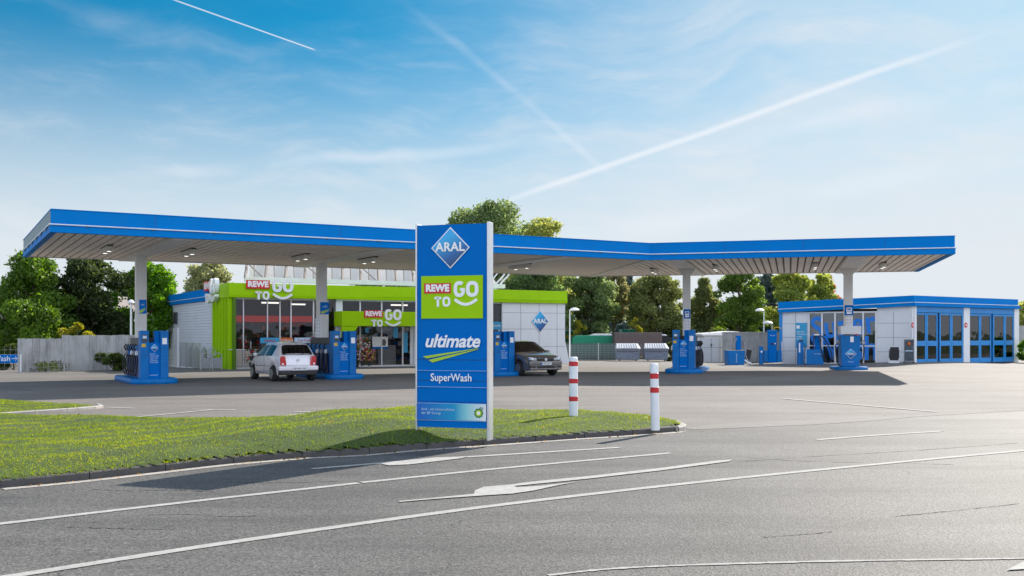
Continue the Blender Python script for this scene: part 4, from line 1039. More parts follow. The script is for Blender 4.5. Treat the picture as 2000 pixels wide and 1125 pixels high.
for sx in (-1, 1):
    MB().prism([(sx*.45, .60), (sx*.68, .60), (sx*.69, .90), (sx*.64, .96), (sx*.50, .93)], -1.80, -1.70, 'y').build('tail_light', M['taillight'], lp, .02)
    MB().cyl((sx*.60, -1.806, .66), .035, .01, 12, 'y').build('reversing_lamp', M['whitesign'], lp)
MB().box(-.76, .76, -1.86, -1.60, .40, .585).build('rear_bumper', M['silver'], lp, .05, seg=3)
MB().box(-.72, .72, -1.83, -1.60, .24, .395).build('bumper_skirt', M['black'], lp, .03)
MB().box(-.26, .26, -1.875, -1.861, .42, .54).build('number_plate', M['plate'], lp)
text('GE·WA 547', .10, 0.02, -1.879, .48, M['dark'], lp, ext=.001)
MB().cyl((0, -1.775, .80), .055, .016, 20, 'y').build('badge', M['alu'], lp)
mb = MB(); mb.tube([(0, -1.735, .99), (0.28, -1.70, 1.04)], .007, 6); mb.build('rear_wiper', M['black'], lp)
# black rubber round the rear screen
mb = MB(); f_ = [(-.56, -1.685, 1.0), (.56, -1.685, 1.0), (.45, -1.39, 1.35), (-.45, -1.39, 1.35), (-.56, -1.685, 1.0)]
for a, b in zip(f_, f_[1:]): mb.tube([a, b], .012, 6)
mb.build('screen_seal', M['black'], lp)
mb = MB()
for sx in (-1, 1): mb.box(sx*.823, sx*.829, -.32, .80, .30, .31); mb.box(sx*.823, sx*.829, -.32, -.312, .30, .93); mb.box(sx*.825, sx*.835, -.9, .7, .55, .57)
mb.build('door_gap', M['darkgrey'], lp)
lp.location = (-8.24, 37.40, 0); hd = Vector((-.53, .85)); lp.rotation_euler = (0, 0, math.atan2(hd.y, hd.x)-PI/2)
lp.location = (lp.location.x+hd.x*1.16, lp.location.y+hd.y*1.16, 0)
# dark hatchback, seen from the front
golf_top = [(-2.12, .6), (-2.08, .95), (-1.85, 1.28), (-1.70, 1.36), (-.8, 1.445), (.0, 1.45), (.28, 1.42), (1.08, .99), (1.2, .955), (1.80, .86), (2.02, .76), (2.10, .62), (2.13, .5)]
spec = dict(W=1.80, zb=.22, wr=.32, axles=[-1.30, 1.32], top=golf_top, belt=[(-2.12, .6), (-2.05, .93), (-1.3, .97), (1.05, .93), (1.8, .80), (2.13, .48)], extra=[-.2, .02, .5, .95, .35, -1.55],
            glass=lambda y, j: (.30 < y < 1.06 and j in (0, 1, 2)) or (j in (3, 4, 5) and (-1.55 < y < -.22 or -.12 < y < .78)) or (-2.0 < y < -1.75 and j in (0, 1)),
            paint=M['carbrown'], seats=[-.7, .15], rim=M['rim'], spokes=10, mirror=(.70, 1.0), mirmat=M['carbrown'])
gf, wid = build_car('parked_car', 'dark grey brown hatchback facing the road beside the third pump', spec)
for sx in (-1, 1):
    MB().prism([(sx*.42, .655), (sx*.78, .68), (sx*.80, .80), (sx*.70, .80), (sx*.42, .745)], 1.93, 2.085, 'y').build('headlight', M['lampglass'], gf, .02)
    MB().cyl((sx*.64, 2.083, .735), .05, .02, 16, 'y').build('lamp_projector', M['whitesign'], gf)
    MB().box(sx*.50, sx*.78, 2.06, 2.135, .36, .44).build('fog_lamp', M['black'], gf, .01)
MB().box(-.41, .41, 2.02, 2.115, .655, .73).build('upper_grille', M['black'], gf, .01)
MB().box(-.44, .44, 2.06, 2.145, .34, .44).build('lower_grille', M['black'], gf, .01)
MB().box(-.80, .80, 1.95, 2.14, .455, .645).build('bumper', M['carbrown'], gf, .05, seg=3)
MB().box(-.78, .78, 1.95, 2.145, .27, .335).build('lip', M['carbrown'], gf, .02)
MB().cyl((0, 2.112, .70), .062, .016, 20, 'y').build('badge', M['alu'], gf)
MB().box(-.26, .26, 2.143, 2.156, .475, .585).build('number_plate', M['plate'], gf)
tx_ = text('E·AR 2015', .10, 0, 0, 0, M['dark'], gf, ext=.001); tx_.rotation_euler = (0, 0, PI); tx_.location = (-.02, 2.16, .53)
MB().box(.205, .26, 2.1565, 2.158, .477, .583).build('plate_band', M['signblue'], gf)
for x0 in (-.45, .1): MB().tube([(x0, 1.12, 1.0), (x0+.42, 1.02, 1.045)], .008, 6).build('wiper', M['black'], gf)
hd = -n1; fa = Vector((1.02, 42.25)); gf.rotation_euler = (0, 0, math.atan2(hd.y, hd.x)-PI/2); ctr = fa-hd*1.32; gf.location = (ctr.x, ctr.y, gz(ctr.x, ctr.y))
# ------------------------------------------------------------------ shop
def FM(fr): return Matrix.Translation(fr.o) @ Matrix.Rotation(fr.a, 4, 'Z')
SO = (-14.08, 49.5)
sf = Frame(SO[0], SO[1], t1.x, t1.y); sd = Frame(SO[0], SO[1], -n1.x, -n1.y)
SM = FM(sf).inverted() @ FM(sd)
shop = fempty('petrol_station_shop', sf, 'flat-roofed petrol station shop with a lime green band above its glass front', 'shop')
zt_ = sf.xz(447, 552)[1]; zb_ = sf.xz(447, 580.5)[1]
XR = sf.x(1108); xr_w = sf.x(1102, .3)
mb = MB(); mb.prism([(-.02, zb_+.14), (0, zb_), (.30, zb_), (.30, zt_), (.0, zt_)], .0, XR, 'x'); mb.build('green_fascia', M['green'], shop, .01)
MB().box(0.01, XR-.01, -.012, .0, zb_+.235, zb_+.25).build('fascia_trim', M['lime'], shop)
MB().tube([(7.9, -.03, zb_+.17), (XR, -.03, zb_+.17)], .018, 6).build('fascia_pipe', M['green'], shop)
# side: green return, blue fascia, white wall
sx = lambda px, off=0: sd.x(px, off)
xg = sx(412)
mb = MB(); mb.M = SM; mb.box(xg, -.31, 0, .30, zb_, zt_); mb.build('green_fascia', M['green'], shop, .01)
xb = sx(321); zbt = zt_-.12
mb = MB(); mb.M = SM; mb.box(xb, xg-.004, .02, .30, zbt-.62, zbt); mb.build('blue_fascia', M['blue'], shop, .01)
mb = MB(); mb.M = SM; mb.tube([(xb, -.02, zbt-.42), (xg, -.02, zbt-.42)], .02, 6); mb.build('fascia_pipe', M['pipe'], shop)
# clad side wall with horizontal boards
mb = MB(); mb.M = SM; z = -.45
while z < zb_-.04:
    mb.prism([(.22, z), (.16, z+.012), (.18, z+.15), (.22, z+.152)], xb+.15, xg+.02, 'x'); z += .155
mb.build('clapboard', M['wallwhite'], shop)
mb = MB(); mb.M = SM; mb.box(xb+.15, xg+.02, .221, .36, -.5, zb_+.1); mb.build('side_wall', M['wallwhite'], shop)
# door in the side wall
dx0, dx1 = sx(334.5), sx(343.5)
mb = MB(); mb.M = SM; mb.box(dx0, dx1, .08, .22, -.35, 2.15); dr = mb.build('side_door', M['white'], shop, .01)
mb = MB(); mb.M = SM; mb.box(dx0+.3, dx1-.3, .06, .20, 2.4, 3.1); mb.build('door_light', M['darkgrey'], dr)
mb = MB(); mb.M = SM; mb.box(dx1-.25, dx1-.12, .03, .08, .95, 1.05); mb.build('handle', M['steel'], dr)
# fluted green corner: runs back along the side
xq = .62
mb = MB(); mb.M = SM; n = 6; x = xg+.03
wq = (-.02-xg)/n
for k in range(n):
    a = x+k*wq; mb.prism([(a+.02, .20), (a+.05, .04), (a+wq-.20, .04), (a+wq-.17, .20)], -.05, zb_-.01, 'z')
mb.build('green_flutes', M['green'], shop, .005)
mb = MB(); mb.M = SM; mb.box(xg+.02, -.02, .201, .36, -.1, zb_); mb.build('green_wall', M['greengroove'], shop)
mb = MB(); mb.box(.02, .30, .16, .40, -.05, zb_); mb.build('corner_post', M['green'], shop, .01)
mb = MB(); mb.M = SM; mb.tube([(xg, .06, .98), (-.1, .06, .98)], .022, 6); mb.build('guard_rail', M['green'], shop)
mb = MB(); mb.tube([(.0, .06, .98), (1.9, .06, .98)], .022, 6); mb.build('guard_rail', M['alu'], shop)
# front glazing (left bay)
wz0, wz1 = 0.08, zb_+.01; OFF = .34
gx = lambda px: sf.x(px, OFF)
def mullion(px, z0, z1, w=.06, m='alu'):
    x = gx(px); MB().box(x-w/2, x+w/2, OFF-.05, OFF+.06, z0, z1).build('mullion', M[m], shop)
xa, xz_ = gx(457), gx(615)
MB().box(xa, xz_, OFF, OFF+.012, .10, wz1).build('shop_window', M['shopglass'], shop)
for px in (459, 475, 522, 546.5, 568, 612): mullion(px, .0, wz1, .07 if px in (459, 612) else .055, 'white')
MB().box(gx(457), xz_, OFF-.04, OFF+.05, .0, .10).build('window_sill', M['white'], shop)
MB().box(gx(457), xz_, OFF-.045, OFF+.05, wz1-.09, wz1-.004).build('window_head', M['white'], shop)
MB().box(gx(461), gx(473), OFF-.02, OFF-.003, .12, .95).build('cream_panel', M['cream'], shop); MB().box(gx(477), gx(501), OFF-.02, OFF-.003, .12, .95).build('cream_panel', M['cream'], shop)
MB().box(gx(457), gx(502), OFF-.035, OFF-.021, .95, 1.0).build('transom', M['white'], shop)
# middle: dark glazing + pillar, then entrance
MB().box(gx(615), gx(655), OFF, OFF+.012, .10, wz1).build('shop_window', M['shopglass'], shop)
MB().box(gx(612), gx(640), OFF-.045, OFF+.05, .0, .12).build('window_sill', M['white'], shop)
for px in (622, 640): mullion(px, 0, wz1, .05, 'white')
MB().box(gx(655), gx(668), OFF-.1, OFF+.3, 0, wz1).build('pillar', M['wallwhite'], shop, .01)
# entrance bay to the right end of the glass
XE = gx(981)
MB().box(gx(668), XE, OFF, OFF+.012, .10, wz1).build('shop_window', M['shopglass'], shop)
MB().box(gx(668), XE, OFF-.045, OFF+.05, wz1-.08, wz1-.004).build('window_head', M['white'], shop)
for px in (703, 745, 786, 828, 870, 912, 950): mullion(px, 0.0, wz1, .07, 'white')
MB().box(gx(700), XE, OFF-.045, OFF+.05, .0, .09).build('window_sill', M['white'], shop)
# door with white frame near the pylon
MB().box(gx(800), gx(806), OFF-.06, OFF-.046, .1, 2.45).build('door_frame', M['white'], shop); MB().box(gx(806.5), gx(816), OFF-.08, OFF-.051, .1, 2.5).build('notice_panel', M['wallwhite'], shop)
# portal band
OP = -.9; px_ = lambda p: sf.x(p, OP)
za = sf.xz(740, 608.5, OP)[1]; zc = sf.xz(740, 637, OP)[1]
xp0, xp1 = px_(668), px_(925)
pb = MB().box(xp0, xp1, OP, OP+.22, zc, za).build('portal_band', M['green'], shop, .012)
MB().box(xp0, xp0+.22, OP+.221, .29, zc, za).build('portal_return', M['green'], shop); MB().box(xp1-.22, xp1, OP+.221, .29, zc, za).build('portal_return', M['green'], shop)
MB().box(xp0+.01, xp0+.20, OP+.02, OP+.21, -.05, zc-.002).build('portal_leg', M['green'], shop, .01); MB().box(xp1-.20, xp1-.01, OP+.02, OP+.21, -.05, zc-.002).build('portal_leg', M['green'], shop, .01)
MB().box(xp0+.221, xp1-.221, OP+.221, .28, za-.14, za-.08).build('portal_roof', M['white'], shop)
mb = MB(); mb.prism([(xp0+.20, zc-.001), (xp0+.9, zc-.001), (xp0+.75, zc-.22), (xp0+.20, zc-.45)], OP+.03, OP+.2, 'y'); mb.build('portal_gusset', M['green'], shop)
togo_logo(shop, (sf.x(711, OP)+sf.x(785, OP))/2, sf.xz(747, 622, OP)[1]-.06, sf.x(785, OP)-sf.x(711, OP), OP-.002, .06)
togo_logo(shop, (sf.x(480)+sf.x(573))/2, sf.xz(525, 566)[1]-.08, sf.x(573)-sf.x(480), -.03, .12)
# side logo on the corner (seen edge-on)
so_ = bpy.data.objects.new('side_logo', None); COL.objects.link(so_); so_.parent = shop; so_.matrix_local = SM @ Matrix.Translation((0, 0, 0))
so_ex = so_
# build its letters directly under the shop with the side transform
before = set(bpy.data.objects)
togo_logo(shop, -3.2, (zt_+zb_)/2-.05, 2.9, -.03, .22)
for o in set(bpy.data.objects)-before:
    if o.parent == shop: o.rotation_euler = (0, 0, SM.to_euler().z); o.location = SM.translation
bpy.data.objects.remove(so_)
# right white panel wall
XW = sf.x(981, .2)
MB().box(XW, xr_w, .2, .5, -.3, zb_+.01).build('panel_wall', M['wallwhite'], shop, .01)
mb = MB()
for px in (1017, 1053, 1088):
    x = sf.x(px, .2); mb.box(x-.012, x+.012, .196, .1995, 0, zb_-.01)
for z in (1.02, 2.05, 3.0): mb.box(XW+.01, xr_w-.01, .196, .1993, z, z+.02)
mb.build('panel_joints', M['joint'], shop)
mb = MB(); mb.prism([(xr_w, -.2), (xr_w+.38, -.2), (xr_w+.02, 1.3), (xr_w, 1.3)], .21, .48, 'y'); mb.build('buttress', M['wallwhite'], shop)
dxl, dzl = sf.xz(1054.5, 628, .19); dw = sf.x(1071.5, .19)-sf.x(1037.5, .19); diamond_logo(shop, dxl, dzl, dw, dw*1.12, .17)
# shell: back wall, right wall, roof, floor
MB().box(xr_w-.3, xr_w, .501, 12, -.3, zb_).build('end_wall', M['wallwhite'], shop)
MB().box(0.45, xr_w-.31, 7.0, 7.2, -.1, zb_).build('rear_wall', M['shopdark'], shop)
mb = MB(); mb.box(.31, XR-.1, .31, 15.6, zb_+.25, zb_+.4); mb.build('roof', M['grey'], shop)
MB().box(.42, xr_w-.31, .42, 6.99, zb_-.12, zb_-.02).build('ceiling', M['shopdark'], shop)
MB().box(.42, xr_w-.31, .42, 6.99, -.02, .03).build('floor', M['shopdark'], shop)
# interior fittings seen through the glass
rr = random.Random(5)
def shelf(x0, x1, y, h, mats, name='shelf_unit', lev=5):
    o = MB().box(x0, x1, y, y+.5, .03, h).build(name, M['darkgrey'], shop)
    for m in mats:
        mb = MB()
        for l in range(lev):
            x = x0+.05
            while x < x1-.1:
                w = rr.uniform(.08, .35)
                if rr.random() < 1/len(mats)*1.1: mb.box(x, min(x+w-.02, x1), y-.12, y-.002, .12+l*(h-.1)/lev, .12+l*(h-.1)/lev+rr.uniform(.15, .30))
                x += w
        if mb.v: mb.build('goods', M[m], o)
shelf(1.2, 4.2, 3.2, 2.3, ['red', 'orange', 'darkgrey'], lev=6); shelf(4.6, 6.6, 2.6, 1.9, ['red', 'yellow', 'dark'])
shelf(1.0, 6.8, 6.4, 2.7, ['red', 'orange', 'brown']); shelf(7.5, 9.4, 4.5, 2.2, ['cyan', 'red', 'whitesign']); shelf(10, 16, 6.2, 2.4, ['signblue', 'red', 'grey', 'whitesign'])
for x0, x1, yy in ((2.4, 3.4, 2.6), (4.6, 5.4, 4.5), (10.0, 11.0, 3.0), (13.0, 14.0, 3.4)): MB().box(x0, x1, yy, yy+.12, zb_-.20, zb_-.121).build('ceiling_lamp', M['lens'], shop)
MB().box(1.3, 6.4, 5.9, 6.1, 2.45, 2.8).build('red_banner', M['redlit'], shop)
MB().box(gx(706), gx(742), .9, 1.5, .03, 1.45).build('counter', M['cream'], shop, .02); MB().box(gx(745), gx(780), .8, 1.4, .03, 1.15).build('counter', M['wallwhite'], shop, .02)
MB().box(gx(706), gx(725), 1.0, 1.45, 1.451, 1.75).build('carton', M['wallwhite'], shop)
MB().box(gx(727), gx(757), OFF-.03, OFF-.012, 1.02, 1.62).build('poster', M['whitesign'], shop)
MB().box(gx(727), gx(757), OFF-.034, OFF-.031, .98, 1.08).build('poster_edge', M['signblue'], shop)
mb = MB(); mb.prism([(gx(745), 1.15), (gx(752), 1.12), (gx(754), 1.35), (gx(750), 1.52), (gx(746), 1.45)], OFF-.034, OFF-.0305, 'y'); mb.build('poster_figure', M['brown'], shop)
for a, b, z0, z1 in ((786.5, 796, .75, 1.85), (768, 777, 1.55, 2.15), (713, 720, 1.85, 2.1)): MB().box(gx(a), gx(b), OFF-.02, OFF-.004, z0, z1).build('sticker', M['cyan'], shop)

# promotional racks in front of the left window
def bit(px, off): return sf.world(sf.x(px, off), off)
for k, (a, b, m_, lab) in enumerate(((507, 546, 'cyan', 'display rack with a light blue header under the left shop window'), (547, 573, 'orange', 'display rack with an orange and blue header behind the silver car'), (574, 612, 'paleblue', 'display rack with a pale header beside the second column'))):
    off = -.5; x0, x1 = sf.x(a, off), sf.x(b, off); w = sf.world((x0+x1)/2, off); hw = (x1-x0)/2-.03
    t = empty('display_rack', (w[0], w[1], 0), sf.a, lab, 'display rack')
    MB().box(-hw, hw, -.04, .04, 1.30, 1.58).build('header', M[m_], t, .01)
    MB().box(-hw+.05, hw-.05, -.02, .55, .02, 1.28).build('rack_body', M['darkgrey'], t, .01)
    text(('Angebot', 'Grillkohle', 'Top Preis')[k], .17, 0, -.045, 1.44, M['red' if k != 1 else 'whitesign'], t, ext=.002)
    mb = MB()
    for i in range(14):
        x = rr.uniform(-hw+.05, hw-.2); z = .1+.28*(i % 4); mb.box(x, x+.14, -.10, -.021, z, z+.2)
    mb.build('goods', M[('dgreen', 'red', 'yellow')[k]], t)
# potted plants / flower stands
def flower_stand(px, off, h, cols_, lab, r=.35, n=70):
    w = sf.world(sf.x(px, off), off); t = empty('flower_stand', (w[0], w[1], 0), sf.a, lab, 'flowers')
    for k, fz in enumerate((.12, .45, .8)):
        if fz < h-.2: MB().lathe([(.10, 0), (.14, .22)], (0, -.05*k, fz), 12).build('bucket', M['darkgrey'], t)
    MB().tube([(0, .1, 0), (0, .1, h-.1)], .03, 6).build('frame', M['steel'], t)
    lf = MB(); 
    for i in range(n*2):
        a = rr.uniform(0, 2*PI); q = rr.uniform(0, 1)**.5*r; z = rr.uniform(.25, h); p = Vector((q*math.cos(a), q*math.sin(a), z)); u = Vector([rr.uniform(-1, 1) for _ in range(3)]).normalized()*.07; v_ = u.cross(Vector((.3, .5, .8))).normalized()*.03
        lf.add([p-u, p+v_, p+u, p-v_], [(0, 1, 2, 3)])
    lf.build('leaves', M['leafdark'], t)
    for m_ in cols_:
        fm = MB()
        for i in range(n//len(cols_)):
            a = rr.uniform(PI, 2*PI); q = r*rr.uniform(.6, 1.05); fm.lathe([(.0, -.03), (.05, 0), (.0, .04)], (q*math.cos(a), q*math.sin(a), rr.uniform(.35, h)), 6)
        fm.build('blossoms', M[m_], t)
flower_stand(708, -.9, 1.55, ['yellow', 'pink', 'red', 'whitesign'], 'tall stand of mixed pink and yellow flowers beside the shop entrance', .38, 90)
flower_stand(722, -1.0, .95, ['pink', 'yellow'], 'low bucket stand of pink flowers right of the taller flower stand', .30, 60)
flower_stand(616, -.7, 1.95, ['red', 'whitesign', 'pink'], 'tall stand of red and white flowers by the second column', .28, 60)
flower_stand(491, -.4, 1.5, ['leafdark', 'red'], 'dark green potted plant under the left shop window', .35, 30)
# grey twin hoops in front of the green corner
w = sf.world(-.9, -.2); t = empty('bike_stand', (w[0], w[1], gz(*w)), sf.a, 'grey metal stand of two hooped racks at the green shop corner', 'bike rack')
for x in (-.28, .28):
    MB().tube(spline([(x-.22, 0, 0), (x-.22, 0, .62), (x-.12, 0, .80), (x+.12, 0, .80), (x+.22, 0, .62), (x+.22, 0, 0)], 5), .025, 7).build('hoop', M['steel'], t, smooth=True)
    MB().box(x-.19, x+.19, -.02, .02, .08, .60).build('infill', M['steelmesh'], t)
MB().tube(spline([(-.2, 0, .7), (-.15, 0, .98), (0, 0, 1.08), (.15, 0, .98), (.2, 0, .7)], 5), .022, 7).build('top_hoop', M['steel'], t, smooth=True)
# steel cage against the side wall
cx0, cx1 = sx(352, -1.0), sx(391, -1.0)
wpt = sd.world((cx0+cx1)/2, -1.0); t = empty('gas_cage', (wpt[0], wpt[1], gz(*wpt)), sd.a, 'grey wire cage standing against the white side wall of the shop', 'cage'); hw = abs(cx1-cx0)/2
for x in (-hw, -hw*.35, hw*.3, hw):
    MB().box(x-.03, x+.03, -.03, .03, 0, 1.35).build('cage_post', M['steel'], t)
mb = MB()
for k in range(15): mb.box(-hw, hw, -.006, .006, .08+k*.09, .088+k*.09)
x = -hw
while x < hw: mb.box(x, x+.008, -.008, .004, .05, 1.33); x += .10
mb.build('wire_mesh', M['steel'], t)
for k, (x, m_) in enumerate(((-hw*.7, 'grey'), (-hw*.1, 'steelmesh'), (hw*.6, 'grey'))): MB().lathe([(.16, 0), (.16, .9), (.08, 1.05), (.03, 1.12)], (x, .4, 0.02), 14).build('gas_bottle', M[m_], t, smooth=True)

# white space truss over the shop roof
trs = fempty('roof_truss', sf, 'white lattice truss with pale translucent panels rising above the green band of the shop', 'roof truss')
ty_ = .9; tz0 = zt_+.22; tz1 = tz0+1.35
xs0, xs1 = sf.x(478, ty_), sf.x(985, ty_)
MB().box(xs0, xs1, ty_-.12, ty_+.12, tz0-.10, tz0+.14).build('bottom_chord', M['white'], trs, .01)
MB().box(xs0+.6, xs1-.2, ty_+1.6, ty_+1.75, tz1, tz1+.12).build('top_chord', M['white'], trs)
n = 14; sw = (xs1-xs0-.6)/n
for k in range(n):
    x = xs0+k*sw; MB().tube([(x+.02, ty_, tz0+.1), (x+.62, ty_+1.65, tz1)], .075, 6).build('rafter', M['truss'], trs)
    MB().tube([(x+sw*.5, ty_+.1, tz0+.1), (x+sw*.5, ty_+.2, tz1)], .025, 6).build('hanger', M['truss'], trs)
    if k % 3 == 0: MB().tube([(x+sw*.95, ty_+.05, tz0+.1), (x+.0, ty_+1.2, tz1)], .035, 6).build('brace', M['truss'], trs)
mb = MB(); mb.add([(xs0+.3, ty_+.25, tz0+.10), (xs1-.3, ty_+.25, tz0+.10), (xs1-.3, ty_+1.9, tz1+.05), (xs0+.8, ty_+1.9, tz1+.05)], [(0, 1, 2, 3)]); mb.build('translucent_panel', M['poly'], trs)
for x in (xs0+.6, (xs0+xs1)/2, xs1-.6): MB().box(x-.06, x+.06, ty_-.06, ty_+.06, zb_+.3, tz0-.101).build('stub', M['white'], trs)
for yy in (.15, .75): MB().tube(spline([(xs1-.35, ty_+yy, tz0-.1), (xs1-.1, ty_+yy, tz0+.25), (xs1+.4, ty_+yy, tz0+.75), (xs1+.75, ty_+yy, tz1+.1)], 6), .055, 8).build('curved_rafter', M['white'], trs, smooth=True)
MB().tube([(xs1-1.1, ty_+.1, tz0), (xs1+.3, ty_+.5, tz1)], .045, 6).build('brace', M['white'], trs)

# ------------------------------------------------------------------ wash hall
KW = (23.4, 58.0); LWp = (16.72, 62.5); RWp = (32.9, 64.7)
wl = Frame(LWp[0], LWp[1], KW[0]-LWp[0], KW[1]-LWp[1]); wr_ = Frame(KW[0], KW[1], RWp[0]-KW[0], RWp[1]-KW[1])
Ll = math.hypot(KW[0]-LWp[0], KW[1]-LWp[1]); Lr = math.hypot(RWp[0]-KW[0], RWp[1]-KW[1])
wash = fempty('wash_hall', wr_, 'low white car wash building with a blue fascia and blue folding doors', 'building')
LM = FM(wr_).inverted() @ FM(wl)
z1w = wr_.xz(1786, 577)[1]; z0w = wr_.xz(1786, 597.5)[1]
z1l = wl.xz(1521, 590)[1]
d1 = Vector((KW[0]-LWp[0], KW[1]-LWp[1])).normalized(); d2 = Vector((RWp[0]-KW[0], RWp[1]-KW[1])).normalized()
# left fascia, its top slopes gently down to the far end
mb = MB(); mb.M = LM
zl0 = z1l-.66
v = [(0,0,zl0+.2),(Ll,0,z0w+.2),(Ll,.25,z0w+.2),(0,.25,zl0+.2),(0,0,z1l),(Ll,0,z1w),(Ll,.25,z1w),(0,.25,z1l)]
fcs = [(0,3,2,1),(4,5,6,7),(0,1,5,4),(1,2,6,5),(2,3,7,6),(3,0,4,7)]
mb.add(v, fcs); mb.build('fascia', M['blue'], wash)
mb = MB(); mb.M = LM; mb.add([(0,-.04,zl0),(Ll+.02,-.04,z0w),(Ll,.25,z0w),(0,.25,zl0),(0,-.04,zl0+.195),(Ll+.02,-.04,z0w+.195),(Ll,.25,z0w+.195),(0,.25,zl0+.195)], fcs); mb.build('lower_fascia', M['blue'], wash)
mb = MB(); mb.M = LM; mb.tube([(0, -.06, zl0+.21), (Ll, -.06, z0w+.21)], .022, 6); mb.build('gutter_pipe', M['pipe'], wash)
MB().box(0.01, Lr, 0, .25, z0w+.2, z1w).build('fascia', M['blue'], wash)
mb = MB(); mb.box(0.02, Lr+.05, -.04, .25, z0w, z0w+.195); mb.prism([(Lr+.051, z0w+.05), (Lr+.35, z0w+.02), (Lr+.051, z0w+.17)], -.04, .2, 'y'); mb.build('lower_fascia', M['blue'], wash)
MB().tube([(0, -.06, z0w+.21), (Lr, -.06, z0w+.21)], .022, 6).build('gutter_pipe', M['pipe'], wash)
mb = MB()
for k in range(3): mb.box(2.5+k*2.4, 2.512+k*2.4, -.003, .0, z0w+.22, z1w)
mb.build('sheet_joints', M['seam'], wash)
# left wing wall
O2 = .25; lxw = lambda px: wl.x(px, O2)
def LB(name, m, *a, **k):
    mb = MB(); mb.M = LM
    for bx in a: mb.box(*bx)
    return mb.build(name, M[m], wash, **k)
zbW = min(z0w, zl0)+.02
xw0, xw1, xw2 = lxw(1528), lxw(1578), lxw(1713)
LB('panel_wall', 'wallwhite', (xw0, xw1, O2, O2+.3, -.4, zbW)); LB('panel_wall', 'wallwhite', (xw2, Ll-.0, O2, O2+.3, -.4, z0w+.0))
mb = MB(); mb.M = LM
for px in (1554, 1745): x = lxw(px); mb.box(x-.012, x+.012, O2-.004, O2-.0005, -.2, zbW-.05)
for z in (.7, 1.55, 2.4): mb.box(xw0+.01, xw1-.01, O2-.004, O2-.0008, z, z+.02); mb.box(xw2+.01, Ll-.15, O2-.004, O2-.0008, z, z+.02)
mb.build('panel_joints', M['joint'], wash)
LB('window_pane', 'washglass', (xw1, xw2, O2+.04, O2+.055, .0, zbW))
for px, w in ((1580, .09), (1605.5, .10), (1631, .10), (1658, .08), (1686, .10), (1711, .10)):
    x = lxw(px); LB('mullion', 'white', (x-w/2, x+w/2, O2-.02, O2+.035, -.2, zbW))
LB('window_head', 'white', (xw1, xw2, O2-.022, O2+.03, zbW-.09, zbW+.0)); LB('transom', 'white', (xw1, xw2, O2+.0, O2+.036, 1.02, 1.08)); LB('window_sill', 'wallwhite', (xw1, xw2, O2-.03, O2+.2, -.4, .02))
before = set(bpy.data.objects)
text('Super', 1.95, (lxw(1588)+lxw(1706))/2, O2+.036, 2.25, M['glassblue'], wash, bold=.045, ext=.003, rot=R(7), sx=.86)
text('Wash', 2.0, (lxw(1590)+lxw(1708))/2, O2+.036, .85, M['glassblue'], wash, bold=.045, ext=.003, rot=R(0), sx=.86)
for o in set(bpy.data.objects)-before: o.rotation_euler = (0, 0, LM.to_euler().z); o.location = LM.translation
LB('blue_edge', 'blue2', (lxw(1522.5), lxw(1528), O2-.05, O2+.02, .1, 3.1))
LB('white_edge', 'white', (lxw(1526.8), lxw(1529), O2-.07, O2-.051, .15, 1.3))
# right wing: header, doors, pilasters
O3 = .22; rx = lambda px: wr_.x(px, O3)
zhd = wr_.xz(1840, 611, O3)[1]
for q0, q1 in ((1780, 1789), (1881, 1893), (1980, 1989)): MB().box(rx(q0), rx(q1), O3-.05, O3+.3, -.25, z0w-.002).build('pilaster', M['white'], wash, .008)
def doorset(edges, gap):
    MB().box(rx(edges[0]), rx(edges[-1]), O3-.02, O3+.2, zhd, z0w-.002).build('door_header', M['blue2'], wash, .01)
    for k in range(4):
        x0, x1 = rx(edges[k])+.012, rx(edges[k+1])-.012
        if k == 1: x1 -= .05
        if k == 2: x0 += .03
        zb0 = -.02; zt0 = zhd-.02; zr0, zr1 = 1.06, 1.36; f = .13; yy = O3+.04 if k < 2 else O3-.02
        mb = MB(); mb.box(x0, x0+f, yy, yy+.06, zb0, zt0); mb.box(x1-f, x1, yy, yy+.06, zb0, zt0); mb.box(x0+f, x1-f, yy, yy+.06, zb0, zb0+.30); mb.box(x0+f, x1-f, yy, yy+.06, zr0, zr1); mb.box(x0+f, x1-f, yy, yy+.06, zt0-.12, zt0)
        d_o = mb.build('folding_door', M['blue2'], wash, .006)
        MB().box(x0+f, x1-f, yy+.025, yy+.035, zb0+.30, zr0).build('pane', M['washglass'], d_o); MB().box(x0+f, x1-f, yy+.025, yy+.035, zr1, zt0-.12).build('pane', M['washglass'], d_o)
    x = rx(edges[2]); MB().box(x-.035, x+.02, O3+.05, O3+.10, 0, zhd-.02).build('door_gap', M['navy'], wash)
doorset([1789, 1811, 1834, 1857.5, 1881], 1834); doorset([1893, 1915.5, 1938.5, 1962, 1980], 1938)
